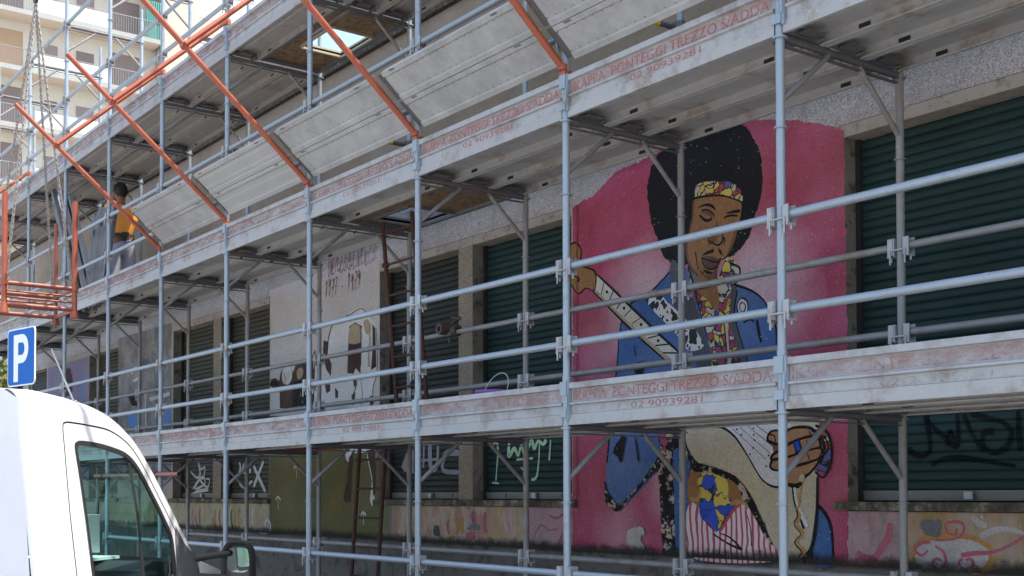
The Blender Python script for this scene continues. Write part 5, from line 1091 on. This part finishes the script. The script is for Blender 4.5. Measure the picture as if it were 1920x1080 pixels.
for k, (x, lb) in enumerate(stk):
    loose(lb, (x - .10 - .02 * k, .13 + .03 * (k % 2), DZ2), (x + .13 + .03 * k, .17 + .04 * (k % 2), DZ2 + 1.18 + .03 * (k % 3)), rad((12, -8, 20, -14, 6)[k]), .17, G1, mat=('board_dark', 'galv_dark', 'board_dark', 'galv_inner', 'board_dark')[k])
G2 = 'long steel boards leaning towards the street'
for k, lb in enumerate(('left of the three long leaning steel boards, darker underside showing', 'middle long leaning steel board with a pale scrap of paper at its top', 'right of the three long leaning steel boards')):
    loose(lb, (-12.22 + .17 * k, .05 + .05 * k, DZ2 + .02), (-13.60 + .21 * k, .10 + .05 * k, ZR + 4.30 - .05 * k), rad(-12), .27, G2, mat='board_dark' if k == 0 else 'galv_inner')
b = MB(); b.box(-.05, .06, -.006, -.003, -.25, .02, T(-13.36, .12, ZR + 4.22) @ Matrix.Rotation(rad(-37), 4, 'Y')); tag(b.build('paper_scrap', 'paper'), 'pale paper scrap stuck at the top of the middle leaning board', 'paper')

# ------------------------------------------------------------------ lifting cradle on chains
cr = thing('lifting_cradle', 'orange tubular lifting cradle hanging from chains in front of the middle deck', 'lifting cradle', (-9.95, -1.15, ZR + 2.1))
xa, xb, ya, yb, z0, z1 = -9.6, -10.32, -1.535, -.78, ZR + 2.02, ZR + 3.31
for x in (xa, xb):
    for y in (ya, yb):
        q = .07 if (x, y) == (xb, yb) else 0
        b = MB(); b.tube((x, y, z0 + .05), (x, y, z1 - (.12 if x == xb else 0)), .030 if x == xa else .022, 14); b.tube((x, y, z0 - .03), (x, y, z0 + .08), .05, 12, .03); b.ring((x, y, z0 + .30), .028, .042, .05); b.build('post', 'orange_paint' if x == xa else 'orange_old', cr)
for x in (xa, xb):
    for z, r in ((ZR + 2.32, .026), (ZR + 2.235, .012), (ZR + 2.165, .012), (ZR + 2.085, .026)):
        b = MB(); b.tube((x, ya + .03, z), (x, yb - .03, z), r, 10); b.build('cross_bar', 'orange_old', cr)
for y in (ya, yb):
    for z in (ZR + 2.32, ZR + 2.085):
        b = MB(); b.tube((xa - .03, y, z), (xb + .03, y, z), .024, 10); b.build('side_bar', 'orange_old', cr)
APEX = Vector((-9.95, -1.13, ZR + 5.62))
for x, y, sag in ((xa, ya + .02, .03), (xb, ya + .03, .05), (xa, yb - .02, .03), (xb, yb - .03, .05)):
    e = Vector((x, y, ZR + 2.34)); Lc = (e - APEX).length; nl = int(Lc / .034); b = MB()
    for k in range(nl):
        t = (k + .5) / nl; p = APEX.lerp(e, t) + Vector((0, 0, -sag * 4 * t * (1 - t))); dr_ = (e - APEX).normalized()
        sd_ = dr_.cross(Vector((1, 0, 0)) if k % 2 else Vector((0, 1, 0))).normalized(); pts_ = []
        for a in range(8):
            A = 2 * pi * a / 8; pts_.append(p + dr_ * (.024 * cos(A) + (.010 if cos(A) > 0 else -.010)) + sd_ * .014 * sin(A))
        for a in range(8): b.tube(pts_[a], pts_[(a + 1) % 8], .0048, 4, caps=False)
    o = b.build('chain', 'chain_steel', cr); o['kind'] = 'stuff'
b = MB(); b.ring(APEX + Vector((0, 0, .05)), .04, .065, .03, 16, 'Y'); b.tube(APEX + Vector((0, 0, .11)), APEX + Vector((0, 0, .30)), .03, 10, .05); b.tube(APEX + Vector((0, 0, .30)), APEX + Vector((0, 0, 6)), .008, 6); b.build('hoist_hook', 'rusty_steel', cr)

# ------------------------------------------------------------------ ladders through the trapdoors
def ladder(label, lo, hi, wx, n_):
    lo, hi = Vector(lo), Vector(hi); t = thing('ladder', label, 'ladder', lo)
    for s in (0, wx):
        b = MB(); b.tube(lo + Vector((s, 0, 0)), hi + Vector((s, 0, 0)), .020, 10); b.build('stile', 'rust_ladder', t)
    for k in range(n_):
        u = (k + .6) / n_; p = lo.lerp(hi, u); b = MB(); b.tube(p, p + Vector((wx, 0, 0)), .011, 8); b.tube(p - Vector((.03, 0, 0)), p + Vector((.03, 0, 0)), .026, 8) if k == n_ - 2 else None; b.build('rung', 'rust_ladder', t)
ladder('rusty steel ladder from the pavement up through the lower deck', (-6.23, .84, .12), (-6.23, 1.00, ZT[0] + .30), .50, 8)
ladder('rusty steel ladder standing on the lower deck, leaning out up to the deck above', (-5.15, .78, ZT[0] + .085), (-5.15, .60, ZT[1] + .02), .50, 7)

# ------------------------------------------------------------------ small things
b = MB(); b.tube((-11.1, -.052, ZR + .235), (-8.31, -.052, ZR + .222), R, 14, caps=False); b.tube((-8.5, -.052, ZR + .223), (-8.308, -.052, ZR + .222), R * .86, 14, caps=False)
t = thing('loose_tube', 'orange scaffold tube tied low along the outer posts, open end showing', 'tube', (-9.7, -.052, ZR + .23)); b.build('tube', 'orange_old', t)
for x in (-9.0, -10.8):
    b = MB(); b.ring((x, -.052, ZR + .228), R, .034, .05, 12, 'X'); b.ring((x, 0, ZR + .228), R, .036, .05); b.build('coupler', 'rusty_steel', t)
t = thing('tube_coupler', 'rusty open scaffold coupler left hanging on the inner guard rail', 'coupler', (-4.62, YR, ZR + 1.436))
b = MB(); b.ring((-4.62, YR, ZR + 1.45), R, .05, .07, 12, 'X'); b.build('half_shell', 'rusty_steel', t)
b = MB(); b.ring((-4.74, YR - .07, ZR + 1.47), .026, .05, .07, 12, 'Y'); b.build('half_shell', 'rusty_steel', t)
b = MB(); b.tube((-4.70, YR - .02, ZR + 1.50), (-4.45, YR - .1, ZR + 1.53), .010, 8); b.tube((-4.64, YR - .06, ZR + 1.38), (-4.62, YR - .06, ZR + 1.33), .012, 8); b.tube((-4.5, YR - .13, ZR + 1.54), (-4.44, YR - .07, ZR + 1.53), .018, 6); b.build('bolt', 'rusty_steel', t)
bk = thing('bucket', 'grey bucket with purple rim standing on the lower deck', 'bucket', (-3.42, .6, ZT[0] + .08))
b = MB(); b.tube((-3.42, .6, ZT[0] + .081), (-3.42, .6, ZT[0] + .36), .12, 20, .152); b.build('pail', 'bucket_grey', bk); b = MB(); b.ring((-3.42, .6, ZT[0] + .366), .135, .162, .02, 24); b.build('rim', 'bucket_purple', bk)
b = MB(); pr = None
for k in range(13):
    a = pi * k / 12; p = Vector((-3.42 + .155 * cos(a), .6 + .06 * sin(a), ZT[0] + .37 + .15 * sin(a)))
    if pr is not None: b.tube(pr, p, .004, 5, caps=False)
    pr = p
b.build('handle', 'wire_green', bk)
# lime tree past the far end of the building
def tree(label, x, y, h, r, mat, seed):
    t = thing('street_tree', label, 'tree', (x, y, 0)); q = random.Random(seed); b = MB(); b.tube((x, y, 0), (x + .1, y, h * .55), .13, 10, .07)
    tips = []
    for k in range(7):
        a = q.random() * 6.28; e = Vector((x + r * .6 * cos(a), y + r * .6 * sin(a), h * (.6 + .3 * q.random()))); b.tube((x + .05, y, h * (.35 + .03 * k)), e, .05, 6, .015); tips.append(e)
    b.build('trunk', 'bark', t); b = MB()
    for k in range(2600):
        c = q.choice(tips); p = c + Vector((q.gauss(0, r * .36), q.gauss(0, r * .36), q.gauss(0, r * .36))); u = Vector((q.gauss(0, 1), q.gauss(0, 1), q.gauss(0, 1))).normalized(); v = u.orthogonal().normalized(); s = .05 + .06 * q.random()
        b.add([p - u * s, p + v * s * .6, p + u * s, p - v * s * .6], [(0, 1, 2, 3)])
    b.build('crown', mat, t)
tree('lime green leafy street tree past the far end of the painted building', -23.6, 1.6, 4.8, 1.9, 'leaf_lime', 3)
